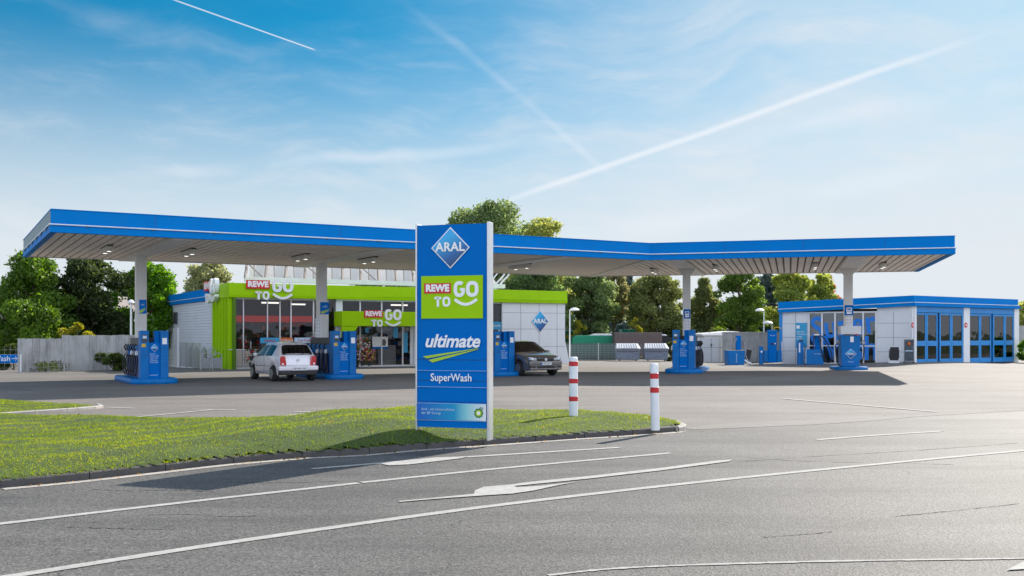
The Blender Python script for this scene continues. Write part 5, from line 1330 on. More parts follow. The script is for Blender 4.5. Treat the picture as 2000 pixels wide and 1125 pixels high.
# shell, roof and things inside
mb = MB(); mb.box(.3, Lr-.1, 8.6, 8.8, -.3, z0w); mb.box(Lr-.2, Lr, .53, 8.6, -.3, z0w); mb.build('rear_wall', M['concrete'], wash)
xl_, yl_ = (LM @ Vector((0.2, 8, 0))).xy
mb = MB(); mb.prism([(0.1, .26), (Lr-.05, .26), (Lr-.05, 8.9), (-2, 9.5), tuple((LM @ Vector((.2, 6.5, 0))).xy), tuple((LM @ Vector((.05, .26, 0))).xy)], z0w+.22, z0w+.3); mb.build('roof', M['grey'], wash)
LB('inner_wall', 'concrete', (xw0, Ll, 5.0, 5.2, -.4, z0w)); LB('side_wall', 'wallwhite', (xw0, xw0+.2, .56, 5.0, -.4, zbW))
for x0, x1, z0, z1, m_ in ((1.0, 1.4, 0, 2.6, 'cyan'), (3.6, 4.0, 0, 2.6, 'cyan'), (1.4, 3.6, 2.3, 2.7, 'blue2'), (6.3, 6.7, 0, 2.5, 'brown'), (8.6, 9.0, 0, 2.5, 'brown'), (6.7, 8.6, 2.2, 2.6, 'brown')):
    MB().box(x0, x1, 3.0, 3.5, z0, z1).build('wash_gantry', M[m_], wash)
LB('inside_cabinet', 'cream', (lxw(1584), lxw(1600), 1.2, 1.8, 0, 2.0), (lxw(1636), lxw(1654), 2.2, 2.8, 0, 1.4)); LB('inside_shelf', 'brown', (lxw(1690), lxw(1709), 2.0, 2.6, 0, 2.2))
# fresh notices on the hall
def on_wash(fr, px, py, off): x, z = fr.xz(px, py, off); return (*fr.world(x, off), z)
for px, lab in ((1783, 'round red no-entry sign left of the first blue folding door'), (1886.5, 'round red no-entry sign on the pilaster between the two door sets')):
    off = O3-.06; p = on_wash(wr_, px, 635, off); t = empty('no_entry_sign', p, wr_.a, lab, 'sign', 'no-entry signs beside the wash doors')
    MB().cyl((0, -.02, 0), .155, .02, 24, 'y').build('disc', M['red'], t); MB().box(-.10, .10, -.026, -.021, -.03, .03).build('bar', M['whitesign'], t)
p = on_wash(wl, 1565, 655, O2-.03); t = empty('notice_board', p, wl.a, 'tall blue notice board with white text on the left end of the wash hall', 'sign')
hw = (lxw(1576)-lxw(1554))/2
MB().box(-hw, hw, -.02, .02, -.75, .78).build('board', M['cyan'], t, .008)
MB().box(-hw+.06, -hw+.26, -.027, -.021, .42, .62).build('white_square', M['whitesign'], t)
for k, s_ in enumerate(('Bitte hier', 'Waschkarte', 'kaufen', 'Danke')): text(s_, .13, -hw+.08, -.024, .22-k*.15, M['whitesign'], t, align='LEFT', ext=.002)
# tilted A-board and poster stand
g_ = G(1746, 709.5); t = empty('a_board', g_, R(-28), 'leaning white framed board with a black face against the wash hall wall', 'board')
mb = MB(); mb.M = Matrix.Rotation(R(-16), 4, 'X'); mb.box(-.30, .30, -.03, .03, 0, 1.0); mb.build('frame', M['white'], t, .01)
mb = MB(); mb.M = Matrix.Rotation(R(-16), 4, 'X'); mb.box(-.24, .24, -.036, -.031, .16, .96); mb.build('face', M['black'], t)
mb = MB(); mb.box(-.28, -.24, .05, .09, 0, .8); mb.box(.24, .28, .05, .09, 0, .8); mb.build('legs', M['darkgrey'], t)
g_ = G(1775.5, 709.5); t = empty('poster_stand', g_, R(-25), 'wheeled poster stand with a dark picture left of the wash doors', 'poster stand')
MB().box(-.28, .28, -.03, .03, .08, 1.38).build('frame', M['grey'], t, .01); MB().box(-.24, .24, -.036, -.031, .14, 1.33).build('picture', M['postdark'], t)
MB().lathe([(.0, -.10), (.08, -.05), (.10, .03), (.03, .12)], (0, -.06, 1.1), 10).build('picture_motif', M['orange'], t); MB().box(-.2, .2, -.040, -.0365, .68, .74).build('caption_bar', M['paleblue'], t)
mb = MB(); [mb.cyl((x-.02, -.12, .05), .05, .04, 10, 'x') for x in (-.25, .25)]; mb.box(-.32, .32, -.18, .18, .05, .08); mb.build('foot', M['darkgrey'], t)

# ------------------------------------------------------------------ vacuum and air stations
def at_g(px, py): return G(px, py)
# 1: box, tall post, hoses, dark tilted panel
p = (PT(1437, 60.5)*1.0); p.z = gz(p.x, p.y); t = empty('vacuum_station', p, R(6), 'blue vacuum box with a tall post and arching hoses before the grey wall', 'vacuum')
MB().prism([(-.58, .0), (.42, .0), (.46, .86), (-.62, .86)], -.35, .35, 'y').build('box', M['pumpblue'], t, .02)
MB().box(-.60, .44, -.34, .34, .861, .90).build('lid', M['grey'], t)
MB().box(.02, .30, -.12, .12, .90, 1.78).build('post', M['signblue'], t, .02)
MB().tube(spline([(.05, -.1, 1.6), (-.12, -.15, 1.35), (-.2, -.2, 1.0), (-.22, -.15, .9)], 6), .03, 7).build('hose', M['grey'], t, smooth=True)
MB().tube(spline([(.28, -.1, 1.65), (.45, -.15, 1.45), (.52, -.2, 1.0), (.55, -.25, .5), (.75, -.3, .15)], 6), .035, 7).build('hose', M['grey'], t, smooth=True)
mb = MB(); mb.M = Matrix.Translation((.62, .3, .18)) @ Matrix.Rotation(R(14), 4, 'Y'); mb.box(-.0, .32, -.02, .02, 0, .78); mb.build('mat_board', M['black'], t)
mb = MB(); mb.tube([(.45, -.3, .3), (.70, -.32, .10), (.85, -.32, .08)], .06, 7); mb.build('nozzle', M['whitesign'], t)
before = None
tx = text('Staubsauger', .12, 0, 0, 0, M['paleblue'], t, ext=.002, rot=R(90)); tx.location = (-.08, -.356, .42)
# 2: slim post
p = PT(1486.5, 61.5); p.z = gz(p.x, p.y); t = empty('air_post', p, R(0), 'slim blue service post left of the tall blue machine', 'service post')
MB().box(-.12, .12, -.10, .10, 0, 1.12).build('post', M['pumpblue'], t, .015); MB().cyl((.0, -.115, .78), .06, .02, 14, 'y').build('dial', M['whitesign'], t); MB().box(-.13, .13, -.14, .14, 1.121, 1.17).build('cap', M['grey'], t)
# 3: tall machine with side boxes
p = PT(1508, 61.5); p.z = gz(p.x, p.y); t = empty('wash_terminal', p, R(-8), 'tall dark blue machine flanked by two lower blue bins', 'machine')
MB().box(-.26, .26, -.2, .2, 0.1, 2.0).build('cabinet', M['signblue'], t, .02); MB().box(-.30, .30, -.22, .22, 2.001, 2.12).build('top', M['pumpblue'], t, .01)
for x0, x1 in ((-.52, -.28), (.28, .56)): MB().box(x0, x1, -.24, .1, .14, .86).build('bin', M['pumpblue'], t, .02)
MB().box(-.15, .2, -.21, -.202, 1.2, 1.32).build('slot', M['navy'], t); MB().cyl((.15, -.225, 1.28), .04, .03, 10, 'y').build('button', M['whitesign'], t); text('Wasser', .10, 0, -.206, 1.78, M['paleblue'], t, ext=.002)
MB().tube(spline([(.12, 0, 2.1), (.14, 0, 2.25), (.35, 0, 2.28), (.55, 0, 2.2)], 5), .035, 7).build('spout', M['yellow'], t, smooth=True)
# 4: slim air pillar
p = at_g(1563, 712); t = empty('air_post', p, R(0), 'slim blue air pillar with a white gauge in front of the notice board', 'service post')
MB().box(-.17, .17, -.12, .12, 0, 1.42).build('post', M['pumpblue'], t, .02); MB().box(-.12, -.04, -.13, -.121, .75, 1.32).build('gauge', M['whitesign'], t); MB().lathe([(.12, 0), (.15, .05), (.08, .1)], (0.05, 0, 1.42), 12).build('cap', M['darkgrey'], t, smooth=True)
MB().tube(spline([(.17, -.05, 1.3), (.27, -.08, 1.1), (.3, -.08, .7), (.22, -.08, .4)], 5), .018, 6).build('hose', M['black'], t)
# 5: second vacuum with big black loop
p = at_g(1589, 712); t = empty('vacuum_station', p, R(-3), 'blue vacuum box with black looping hose before the lettered glass', 'vacuum')
MB().box(-.50, .52, -.35, .35, 0, .92).build('box', M['pumpblue'], t, .03); MB().box(-.515, -.501, -.33, .33, .05, .9).build('side_trim', M['paleblue'], t)
MB().box(.10, .36, -.1, .1, .92, 1.72).build('post', M['signblue'], t, .02); MB().box(-.02, .48, -.14, .14, 1.721, 1.78).build('head', M['darkgrey'], t, .01); MB().box(.03, .32, -.1, .1, 1.781, 1.86).build('head_cap', M['whitesign'], t, .01)
MB().tube(spline([(.05, -.15, 1.75), (-.06, -.2, 1.4), (-.08, -.2, .95)], 6), .035, 7).build('hose', M['black'], t, smooth=True)
MB().tube(spline([(.25, -.2, 1.75), (.32, -.3, 1.3), (.42, -.38, .7), (.62, -.4, .22), (.85, -.4, .15), (1.0, -.4, .45), (.88, -.38, 1.0), (.62, -.3, 1.5), (.42, -.2, 1.74)], 8), .035, 8).build('hose', M['black'], t, smooth=True)
text('Top Wash', .10, .15, -.356, .66, M['paleblue'], t, ext=.002)

# ------------------------------------------------------------------ lamps
def street_lamp(px, pytop, Y, lab, head_dir=1, thick=.05, group='slim white lamp posts round the yard'):
    p = PT(px, Y); zt = CH+(HZ-pytop)/F*Y; zg = gz(p.x, p.y); h = zt-zg
    t = empty('street_lamp', (p.x, p.y, zg), 0, lab, 'lamp post', group)
    MB().lathe([(thick*1.3, 0), (thick*1.2, 1.0), (thick, 1.05), (thick*.8, h)], seg=10).build('pole', M['alu'], t, smooth=True)
    MB().lathe([(q*(.5 if head_dir == 0 else 1), z) for q, z in ((.05, -.02), (.30, .0), (.34, .06), (.20, .16), (.05, .20))], (head_dir*.30, 0, h-.02), 18).build('lamp_head', M['whitesign'], t, smooth=True)
    MB().tube([(0, 0, h-.03), (head_dir*.25, 0, h+.06)], .035, 6).build('arm', M['alu'], t)
    return t
street_lamp(256, 592, 50, 'slim white lamp post behind the first fuel pump, before the tree', 0, .06)
street_lamp(1113, 606, 66, 'slim white lamp post at the right end of the shop', 1)
street_lamp(1492, 607, 72, 'slim lamp post behind the grey wall, taller of the two near the wash hall', -1)
street_lamp(1508, 632, 66, 'short curved lamp above the tall blue machine', -1, .04)

# ------------------------------------------------------------------ left fence, sign
def mesh_fence(name, p0, p1, h, label, step=2.6, m='steel', vs=.25, hs=.2):
    p0, p1 = Vector(p0), Vector(p1); u = (p1-p0); L_ = u.length; a = math.atan2(u.y, u.x)
    t = empty(name, (p0.x, p0.y, gz(p0.x, p0.y)), a, label, 'fence'); k = 0.0
    while k <= L_+.01: MB().box(k-.03, k+.03, -.03, .03, -.05, h+.05).build('post', M[m], t); k += step
    mb = MB(); z = .06
    while z <= h: mb.box(0, L_, -.005, .005, z, z+.01); z += hs
    x = 0
    while x < L_: mb.box(x, x+.006, .0055, .011, .03, h); x += vs
    mb.build('wire_mesh', M[m], t); return t
f0 = G(35, 727); f1 = G(245, 722); fd = (f1-f0).normalized()
cw = empty('concrete_fence', (f0.x, f0.y, 0), math.atan2(fd.y, fd.x), 'weathered grey fence of upright profiled sheets below the left trees', 'fence')
Lf = (f1-f0).length+.9; x = 0
segs = [(0, 1.95, 1.55, 'fencesheet'), (1.96, 4.6, 1.70, 'fencesheet'), (4.61, Lf, 1.72, 'fencesheet')]
for x0, x1, h, m_ in segs:
    mb = MB(); x = x0; k = 0
    while x < x1:
        e_ = min(x+.16, x1); dy = .035*(k % 2); mb.box(x, e_-.004, dy, dy+.05, -.2, h+random.uniform(-.015, .015)); x = e_; k += 1
    mb.build('sheet_panel', M[m_], cw)
mesh_fence('wire_fence', G(-60, 733)[:2], (f1+fd*2.6-Vector((0, .5, 0)))[:2], 1.25, 'low galvanised wire fence in front of the weathered sheets', 2.12)
mb = MB()
p = G(38.5, 727); p2 = G(3, 731); a = R(10)
t = empty('direction_sign', (p.x, p.y, 0), a, 'low blue direction sign with white lettering and an arrow at the left edge', 'sign')
zc_ = CH-(700.5-HZ)/F*p.y; w_ = 2.3
MB().box(-w_, .02, -.03, .03, zc_-.20, zc_+.20).build('sign_plate', M['signblue'], t, .01)
text('SuperWash', .34, -.40, -.036, zc_, M['whitesign'], t, align='RIGHT', ext=.003, sx=.9)
mb = MB(); mb.tube([(-.34, -.036, zc_), (-.10, -.036, zc_)], .014, 5); mb.tube([(-.19, -.036, zc_+.08), (-.09, -.036, zc_), (-.19, -.036, zc_-.08)], .014, 5); mb.build('arrow', M['whitesign'], t)
MB().box(.021, .09, -.05, .05, -.05, zc_+.21).build('post', M['white'], t); MB().box(-w_-.07, -w_-.001, -.05, .05, -.05, zc_+.21).build('post', M['white'], t)

# ------------------------------------------------------------------ right-hand background
def bgbox(name, px0, px1, py0, py1, Y, dep, m, label, cat, extra=None, ang=0.0, bev=.02):
    x0 = (px0-1000)/F*Y; x1 = (px1-1000)/F*Y; z1 = CH+(HZ-py0)/F*Y; z0 = CH+(HZ-py1)/F*Y
    t = empty(name, (x0, Y, 0), ang, label, cat); return t, x1-x0, z0, z1
Yf = 66.5
t = mesh_fence('wire_fence', (G(1104, 706).x, Yf), (G(1300, 706).x*1.02, Yf+.2), 1.12, 'tall wire fence with slats along the yard right of the shop', 2.35, hs=.12)
t, w_, z0, z1 = bgbox('slat_fence', 1103, 1203, 672, 708, 67.5, .1, 'fenceg', 'dark green slatted screen behind the wire fence right of the shop', 'fence')
mb = MB(); z = -.3; k = 0
while z < z1: mb.box(0, w_, 0 if k % 2 else .02, .05, z, z+.13); z += .145; k += 1
mb.build('slats', M['fenceg'], t)
t, w_, z0, z1 = bgbox('tarpaulin_trailer', 1118, 1203, 655, 674, 74, 2.4, 'ggreen', 'long low bright green tarpaulin cover behind the dark slats', 'trailer')
MB().prism([(0, z0-.8), (w_, z0-.8), (w_, z1), (.25, z1), (0, z1-.25)], 0, 2.4, 'y').build('tarpaulin', M['ggreen'], t, .06)
MB().box(.1, w_-.1, .2, 2.2, 0, z0-.81).build('bed', M['darkgrey'], t)
for x in (.8, w_-.8): MB().cyl((x, .1, .45-.0), .42, .25, 18, 'y').build('wheel', M['tyre'], t)
t, w_, z0, z1 = bgbox('green_container', 1100, 1125, 646, 676, 82, 2, 'ggreen', 'small green skip with a sloping lid at the right edge of the shop', 'container')
MB().prism([(0, 0.1), (w_-.1, 0.1), (w_, z1-.35), (w_-.25, z1), (0, z1)], 0, 2, 'y').build('body', M['ggreen'], t, .05); MB().box(0, w_, -.02, -.001, z1-1.0, z1-.92).build('rim', M['yellowgreen'], t)
t, w_, z0, z1 = bgbox('brown_container', 1201, 1293, 651, 675, 72, 2.4, 'brown', 'brown box container behind the two lidded dumpsters', 'container')
mb = MB(); mb.box(0, w_, 0, 2.4, 0.15, z1)
for k in range(26): x = .05+k*(w_-.1)/26; mb.box(x, x+.05, -.03, -.001, .25, z1-.08)
mb.build('body', M['brown'], t); MB().box(-.02, w_+.02, -.05, 2.42, z1+.001, z1+.06).build('top_rail', M['brownrail'], t)
t, w_, z0, z1 = bgbox('teal_container', 1215, 1277, 643, 660, 84, 2.4, 'teal', 'teal container top showing above the brown one', 'container')
MB().box(0, w_, 0, 2.4, .2, z1).build('body', M['teal'], t, .03); mb = MB(); [mb.box(k*w_/20, k*w_/20+.05, -.03, -.001, .3, z1-.1) for k in range(20)]; mb.build('ribs', M['teal'], t)
# lidded dumpsters
dump0 = None
for px0, px1, lab in ((1203, 1250, 'blue grey dumpster with a ribbed pale lid, left of the fence post'), (1258.5, 1306, 'blue grey dumpster with a ribbed pale lid, right of the fence post')):
    Y = 65.2; x0 = (px0-1000)/F*Y; w_ = (px1-px0)/F*Y; zt = 1.75-(673-HZ)/F*Y
    if dump0 is None:
        t = empty('dumpster', (x0, Y, -.05), 0, lab, 'dumpster', 'two lidded dumpsters by the wire fence'); dump0 = t
        MB().prism([(.05, .12), (w_-.05, .12), (w_+.02, .85), (w_-.03, zt-.2), (.03, zt-.2), (-.02, .85)], 0, .9, 'y').build('body', M['hdpe'], t, .05)
        MB().box(.08, w_-.08, -.02, -.001, zt-.42, zt-.38).build('rim', M['darkgrey'], t)
        mb = MB(); mb.add([(-.03, -.1, zt-.18), (w_+.03, -.1, zt-.18), (w_-.08, .55, zt+.12), (.08, .55, zt+.12)], [(0, 1, 2, 3)]); mb.add([(-.03, -.1, zt-.22), (w_+.03, -.1, zt-.22), (w_-.08, .55, zt+.08), (.08, .55, zt+.08)], [(3, 2, 1, 0)]); ld = mb.build('lid', M['whitesign'], t)
        mb = MB()
        for k in range(9): x = .06+k*(w_-.2)/8.4; mb.tube([(x, -.11, zt-.16), (.12+(x-.06)*.93, .53, zt+.13)], .022, 5)
        mb.build('lid_ribs', M['grey'], ld)
        for x in (.25, w_-.25): MB().cyl((x-.03, .1, .07), .07, .06, 10, 'x').build('castor', M['tyre'], t)
    else: t = copy_tree(dump0, None, lab); t.location = (x0, Y, -.05)
# white van and car beyond the containers
def van(px0, px1, pyt, Y, lab, m, h0=.5, ang=0.0):
    x0 = (px0-1000)/F*Y; w_ = (px1-px0)/F*Y; z1 = CH+(HZ-pyt)/F*Y
    t = empty('parked_van', (x0, Y, 0), ang, lab, 'van')
    MB().prism([(0, .35), (w_, .35), (w_, z1*.52), (w_*.96, z1*.60), (w_*.84, z1*.97), (w_*.80, z1), (.08, z1), (0, z1-.1)], 0, 1.9, 'y').build('body', M[m], t, .07, seg=3, smooth=True)
    MB().prism([(w_*.845, z1*.64), (w_*.945, z1*.62), (w_*.85, z1*.90), (w_*.80, z1*.90)], -.012, .0, 'y').build('side_window', M['dark'], t); 
    MB().prism([(w_*.63, z1*.64), (w_*.80, z1*.64), (w_*.79, z1*.88), (w_*.63, z1*.88)], -.012, .0, 'y').build('side_window', M['dark'], t)
    mb = MB(); mb.tube(spline([(w_*.3, -.01, z1*.72), (w_*.38, -.01, z1*.85), (w_*.5, -.01, z1*.70), (w_*.58, -.01, z1*.86)], 5), .05, 5); mb.build('blue_stripe', M['signblue'], t)
    for x in (w_*.2, w_*.82): MB().cyl((x, -.02, .36), .36, .2, 18, 'y').build('wheel', M['tyre'], t)
    return t
van(1281, 1331, 641, 80, 'white van with a blue squiggle parked behind the brown container', 'whitesign')
Y = 76; x0 = (1296-1000)/F*Y
t = empty('parked_car', (x0, Y, 0), 0, 'white car nose showing between the dumpster and the fourth pump', 'car')
MB().prism([(-1.5, .3), (2.0, .3), (2.05, .75), (1.7, .98), (.95, 1.05), (.2, 1.75), (-1.5, 1.8)], 0, 1.7, 'y').build('body', M['whitesign'], t, .10, seg=3, smooth=True)
MB().prism([(.95, 1.08), (.28, 1.66), (-.3, 1.68), (-.3, 1.08)], -.012, 0, 'y').build('side_window', M['dark'], t)
for x in (1.3, -1.0): MB().cyl((x, -.03, .34), .34, .2, 18, 'y').build('wheel', M['tyre'], t)
# long pale vehicle roof above the green tarpaulin
t, w_, z0, z1 = bgbox('covered_pallets', 1150, 1202, 651.5, 662, 78, 2, 'whitesign', 'low white roofline just above the green tarpaulin', 'vehicle')
MB().prism([(0, .3), (w_, .3), (w_, z1-.1), (w_*.8, z1), (w_*.2, z1), (0, z1-.15)], 0, 1.8, 'y').build('body', M['whitesign'], t, .05)
# white metal gate, garage and stained wall
def wallseg(px0, px1, py0, Y, m, label, cat, name, dep=.25, joints=None):
    t, w_, z0, z1 = bgbox(name, px0, px1, py0, 706, Y, dep, m, label, cat); MB().box(0, w_, 0, dep, -.4, z1).build('wall_panel', M[m], t, .01); return t, w_, z1
t, w_, z1 = wallseg(1352, 1412, 660, 66.5, 'gatewhite', 'pale grey double metal gate between the fourth pump and the blue vacuum', 'gate', 'metal_gate')
mb = MB()
for f in (.28, .62, .9): mb.box(w_*f-.015, w_*f+.015, -.006, -.0005, -.3, z1-.02)
mb.box(0, w_, -.006, -.0006, .85, .88); mb.build('gate_seams', M['joint'], t); MB().box(w_*.60, w_*.64, -.05, -.007, .95, 1.12).build('lock', M['darkgrey'], t)
t, w_, z0, z1 = bgbox('garage', 1375, 1440, 655, 662, 70, 5, 'gatewhite', 'flat white garage roofline behind the pale metal gate', 'garage')
MB().box(0, w_, 0, 5, -.3, z1-.0).build('wall', M['gatewhite'], t); MB().prism([(-.15, z1+.001), (w_+.1, z1+.001), (w_+.1, z1+.26), (w_*.9, z1+.30), (-.15, z1+.12)], -.15, 5, 'y').build('roof', M['whitesign'], t); MB().box(w_*.56, w_*.78, -.02, -.001, z1-.7, z1-.25).build('window', M['darkgrey'], t)
t, w_, z1 = wallseg(1412.5, 1529, 650.5, 66, 'stained', 'rough grey concrete wall streaked with dark stains behind the vacuums', 'wall', 'concrete_wall'); MB().box(-.03, w_, -.03, .28, z1+.001, z1+.07).build('coping', M['concrete'], t)
t, w_, z1 = wallseg(1985, 2060, 636, 74, 'stained', 'grey wall at the far right edge beyond the wash hall', 'wall', 'concrete_wall')
# houses glimpsed through the trees
t, w_, z0, z1 = bgbox('pale_building', 1143, 1172, 622, 660, 105, 8, 'wallwhite', 'small pale building glimpsed between the trees right of the shop', 'building')
MB().box(0, w_, 0, 8, -.3, z1).build('wall', M['wallwhite'], t); MB().box(-.2, w_+.2, -.2, 8.2, z1+.001, z1+.25).build('roof', M['grey'], t); MB().box(.2, w_-.2, -.02, -.001, z1-2.0, z1-1.0).build('window', M['darkgrey'], t); MB().box(w_*.5-.05, w_*.5+.05, -.04, -.021, z1-2.0, z1-1.0).build('window_bar', M['white'], t)
t, w_, z0, z1 = bgbox('grey_building', 160, 222, 610, 680, 88, 8, 'bluegrey', 'blue grey building half hidden behind the dark left trees', 'building')
MB().box(0, w_, 0, 8, -.5, z1).build('wall', M['bluegrey'], t); MB().prism([(-.3, z1+.001), (w_+.3, z1+.001), (w_*.5, z1+1.6)], -.3, 8.3, 'y').build('roof', M['brown'], t); MB().box(.4, 1.3, -.02, -.001, z1-1.9, z1-.9).build('window', M['dark'], t)
t, w_, z0, z1 = bgbox('pale_house', 60, 108, 640, 680, 90, 8, 'wallwhite', 'pale house low behind the leftmost tree', 'building')
MB().box(0, w_, 0, 8, -.5, z1).build('wall', M['wallwhite'], t); MB().prism([(-.3, z1+.001), (w_+.3, z1+.001), (w_*.5, z1+1.2)], -.3, 8.3, 'y').build('roof', M['bluegrey'], t); MB().box(.5, 1.2, -.02, -.001, z1-1.7, z1-.7).build('window', M['dark'], t)

# ------------------------------------------------------------------ trees
def leaves_mesh(name, pts, nrm, size, m, parent, rng):
    n = len(pts); rnd = rng.normal(size=(n, 3)); nn = nrm*.6+rnd*1.0; nn /= np.linalg.norm(nn, axis=1)[:, None]
    u = np.cross(nn, rng.normal(size=(n, 3))); u /= np.linalg.norm(u, axis=1)[:, None]; v = np.cross(nn, u)
    s_ = size*rng.uniform(.55, 1.25, n)[:, None]; V = np.empty((n, 4, 3))
    V[:, 0] = pts-u*s_; V[:, 1] = pts+v*s_*.55; V[:, 2] = pts+u*s_; V[:, 3] = pts-v*s_*.55
    me = bpy.data.meshes.new(name); me.vertices.add(n*4); me.vertices.foreach_set('co', V.ravel()); me.loops.add(n*4); me.loops.foreach_set('vertex_index', np.arange(n*4)); me.polygons.add(n)
    me.polygons.foreach_set('loop_start', np.arange(0, n*4, 4)); me.polygons.foreach_set('loop_total', np.full(n, 4)); me.materials.append(M[m]); me.update(); me.validate()
    o = bpy.data.objects.new(name, me); COL.objects.link(o); o.parent = parent; return o
TS = [100]
def tree(px0, px1, pytop, Y, m, label, shape='round', n=8000, low=.16, size=.17, cat='tree', name='broadleaf_tree', lobes=64, m2=None, crown_bottom_px=None):
    n = int(n*2.3); size = size*.68; TS[0] += 1; rng = np.random.default_rng(TS[0]); r_ = random.Random(TS[0])
    x = ((px0+px1)/2-1000)/F*Y; W_ = (px1-px0)/F*Y; zt = CH+(HZ-pytop)/F*Y; zg = gz(x, Y)-.05; H = zt-zg
    t = empty(name, (x, Y, zg), 0, label, cat); cb = H*low
    if crown_bottom_px: cb = CH+(HZ-crown_bottom_px)/F*Y-zg
    def env(f):
        if shape == 'cone': return min(1, (1-f)**.75*1.25)*(min(1, f/.16+.6))
        if shape == 'poplar': return math.sin(PI*min(1, .12+f*.86))**.6
        return math.sqrt(max(0, 1-(2*f-.92)**2*.98)) if f > .46 else (.62+.38*S(f/.40))
    tr = MB(); hh = cb+(H-cb)*.75; lean = r_.uniform(-.2, .2); r0 = .035*H**.9*.6+.03
    tp = spline([(0, 0, -.1), (lean*.3, 0, H*.25), (lean, .1, H*.5), (lean*.8, 0, hh)], 4); tr.tube(tp, r0, 8, [r0*(1-.8*i/(len(tp)-1)) for i in range(len(tp))])
    cen = []
    for k in range(lobes):
        f = (k+.5)/lobes; f = f**.9; a = r_.uniform(0, 2*PI); q = r_.uniform(.05, 1)**.6*.93*env(f)*W_/2
        c = Vector((q*math.cos(a)+lean*f, q*math.sin(a)*.85, cb+(H-cb)*f)); rad = W_*r_.uniform(.07, .17)*(.6+.4*env(f))
        c.z = min(c.z, H-rad*.75); cen.append((c, rad))
        if k % 2 == 0:
            st = Vector((lean*.5, 0, max(cb*.6, c.z-q*.9-.5))); tr.tube([st, st.lerp(c, .5)+Vector((0, 0, .15)), c], .04, 5, [r0*.35, r0*.22, .015])
    tr.build('trunk', M['bark'], t, smooth=True)
    w = np.array([c[1]**2 for c in cen]); w /= w.sum(); idx = rng.choice(len(cen), n, p=w)
    C_ = np.array([tuple(c[0]) for c in cen])[idx]; Rr = np.array([c[1] for c in cen])[idx]
    dr = rng.normal(size=(n, 3)); dr /= np.linalg.norm(dr, axis=1)[:, None]
    rad = Rr*(rng.uniform(.35, 1.0, n)**.5)*(1+.45*rng.random(n)*(rng.random(n) > .75)); P_ = C_+dr*rad[:, None]*np.array([1, 1, .85])
    k_ = P_[:, 2] > cb*.8; P_, dr = P_[k_], dr[k_]
    leaves_mesh('crown', P_, dr*.9, size, m, t, rng)
    if m2:
        kk = rng.random(len(P_)) < .3; kk &= (P_[:, 0] > W_*m2[1]) if len(m2) > 1 else True
        if kk.sum() > 5: leaves_mesh('turning_leaves', P_[kk]*1.01, dr[kk], size, m2[0], t, rng)
    return t
def bush(px0, px1, pytop, Y, m, label, n=1500, size=.10, name='bush', cat='bush', base=None):
    return tree(px0, px1, pytop, Y, m, label, 'round', n, .08, size, cat, name, 14)
tree(-40, 165, 490, 58, 'leafA', 'broad bright green tree at the left edge, top just left of the canopy corner', 'cone', 15000, .14, .16)
tree(-170, -10, 520, 60, 'leafA', 'green tree just beyond the left picture edge', 'cone', 5000, .14, .2)
tree(95, 250, 498, 61, 'leafdark2', 'darkest green tree with yellow-edged leaves, second from the left', 'round', 12000, .22, .17, crown_bottom_px=690)
tree(205, 352, 508, 63, 'leafA2', 'vivid green tree behind the first canopy column', 'round', 14000, .12, .16, crown_bottom_px=712)
tree(345, 470, 512, 84, 'leafolive', 'pale olive tree showing over the blue shop side fascia', 'round', 8000, .2, .22)
bush(105, 190, 630, 53, 'leafyel', 'yellow green shrub leaning over the weathered sheets', 2600, .11)
bush(-5, 60, 672, 49, 'leafdark', 'dark low shrub behind the blue direction sign', 1500, .11)
bush(190, 262, 690, 47.6, 'leafdark', 'creeper and weeds at the foot of the sheet fence beside the first pump', 1700, .09)
bush(50, 130, 705, 46.6, 'leafdark', 'low dark weeds along the left part of the sheet fence', 500, .07)
tree(846, 1066, 395, 88, 'leafB', 'tallest green tree rising above the canopy behind the pylon', 'round', 15000, .2, .24)
tree(985, 1135, 427, 82, 'leafyelg', 'feathery yellow green tree right of the tallest tree', 'round', 10000, .2, .20)
tree(690, 830, 480, 92, 'leafB', 'green tree hidden mostly behind the canopy left of the pylon', 'round', 5000, .2, .25)
tree(975, 1120, 520, 78, 'leafB2', 'dense green tree directly above the right end of the shop band', 'round', 11000, .1, .19)
tree(1095, 1205, 525, 80, 'leafB', 'green tree behind the white lamp post right of the shop', 'round', 10000, .16, .19, crown_bottom_px=662)
tree(1165, 1228, 532, 83, 'leafolive', 'tree with orange and yellow autumn leaves', 'round', 5500, .16, .18, crown_bottom_px=625, m2=('leaforange', -.1))
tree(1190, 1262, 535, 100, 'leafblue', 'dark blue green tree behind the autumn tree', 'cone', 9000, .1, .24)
tree(1226, 1350, 528, 80, 'leafolive2', 'large olive green tree left of the fourth column', 'round', 14000, .15, .17, crown_bottom_px=672)
tree(1325, 1425, 543, 82, 'leafolive2', 'narrow olive tree just right of the fourth column', 'cone', 9000, .15, .18, crown_bottom_px=676)
tree(1385, 1500, 528, 80, 'leafA3', 'brighter green dense tree right of the narrow olive one', 'round', 12000, .12, .17, crown_bottom_px=680)
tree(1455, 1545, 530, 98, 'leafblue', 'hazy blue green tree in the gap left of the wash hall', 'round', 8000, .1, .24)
tree(1495, 1600, 528, 92, 'leafyelg2', 'tall yellow green tree behind the left end of the wash hall', 'round', 12000, .1, .20)
tree(1560, 1650, 534, 94, 'leafyelg2', 'yellow green tree with reddish leaves left of the rightmost column', 'round', 10000, .1, .20, m2=('leafred', .22))
bush(1230, 1262, 622, 74, 'leafyel', 'bright yellow shrub above the brown container', 1800, .12)
bush(1293, 1325, 668, 66.2, 'leafdark', 'dark bush between the right dumpster and the fourth pump', 1600, .10)
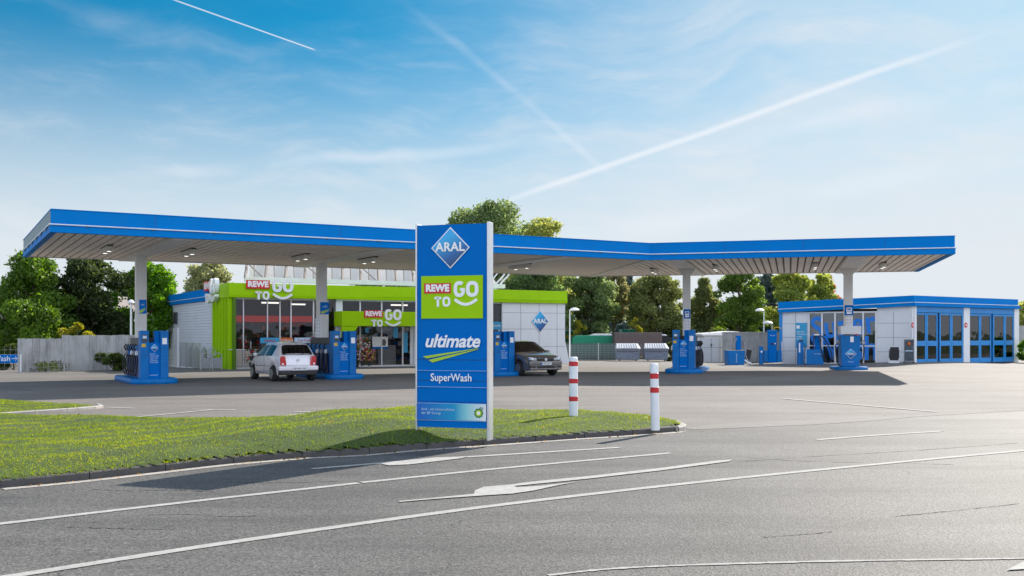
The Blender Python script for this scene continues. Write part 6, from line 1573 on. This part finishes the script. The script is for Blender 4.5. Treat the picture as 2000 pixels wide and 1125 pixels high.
bush(1375, 1400, 640, 73, 'leafolive2', 'small bush peeping over the pale metal gate', 1200, .11)
tree(1960, 2060, 590, 90, 'leafyelg', 'pale green tree at the right picture edge beyond the wash hall', 'round', 5000, .1, .2)
bush(1984, 2040, 660, 64, 'leafA2', 'leafy green bush at the right end of the wash hall', 3000, .10)
bush(1105, 1150, 625, 77, 'leafyel', 'small bush with yellow green leaves behind the lamp post', 1500, .12)
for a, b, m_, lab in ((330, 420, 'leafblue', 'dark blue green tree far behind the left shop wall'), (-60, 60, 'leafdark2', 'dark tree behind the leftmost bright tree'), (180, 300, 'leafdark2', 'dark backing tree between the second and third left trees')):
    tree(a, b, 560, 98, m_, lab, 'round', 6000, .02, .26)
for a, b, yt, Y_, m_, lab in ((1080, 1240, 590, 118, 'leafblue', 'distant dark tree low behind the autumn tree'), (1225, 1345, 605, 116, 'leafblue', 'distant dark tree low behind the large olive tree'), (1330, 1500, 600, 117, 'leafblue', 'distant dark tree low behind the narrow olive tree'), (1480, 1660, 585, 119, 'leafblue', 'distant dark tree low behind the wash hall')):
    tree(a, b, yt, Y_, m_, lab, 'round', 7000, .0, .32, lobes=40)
# weeds along the wash hall wall

def litter():
    rng = np.random.default_rng(77); n = 420; pts = []
    while len(pts) < n:
        k = rng.integers(0, 3)
        if k == 0:
            i = rng.integers(0, len(kerb_pts)-1); p = kerb_pts[i].lerp(kerb_pts[i+1], float(rng.random())); q = (p.x+rng.normal(0, .10), p.y-.12+rng.normal(0, .08)); z = .016
        else:
            x, y = rng.uniform(-9, 3), rng.uniform(10.5, 20); 
            if not inpoly(np.array([x]), np.array([y]), [(p[0], p[1]) for p in isl])[0]: continue
            q = (x, y); z = grass_z(x, y)+.03
        pts.append((q[0], q[1], z))
    P_ = np.array(pts); nn = np.tile(np.array([0, 0, 1.6]), (n, 1)); o = leaves_mesh('fallen_leaves', P_, nn*1.5, .022, 'leaflitter', None, rng)
    tag(o, 'scattered dry brown leaves on the lawn and along the kerb', 'leaves', kind='stuff')
litter()
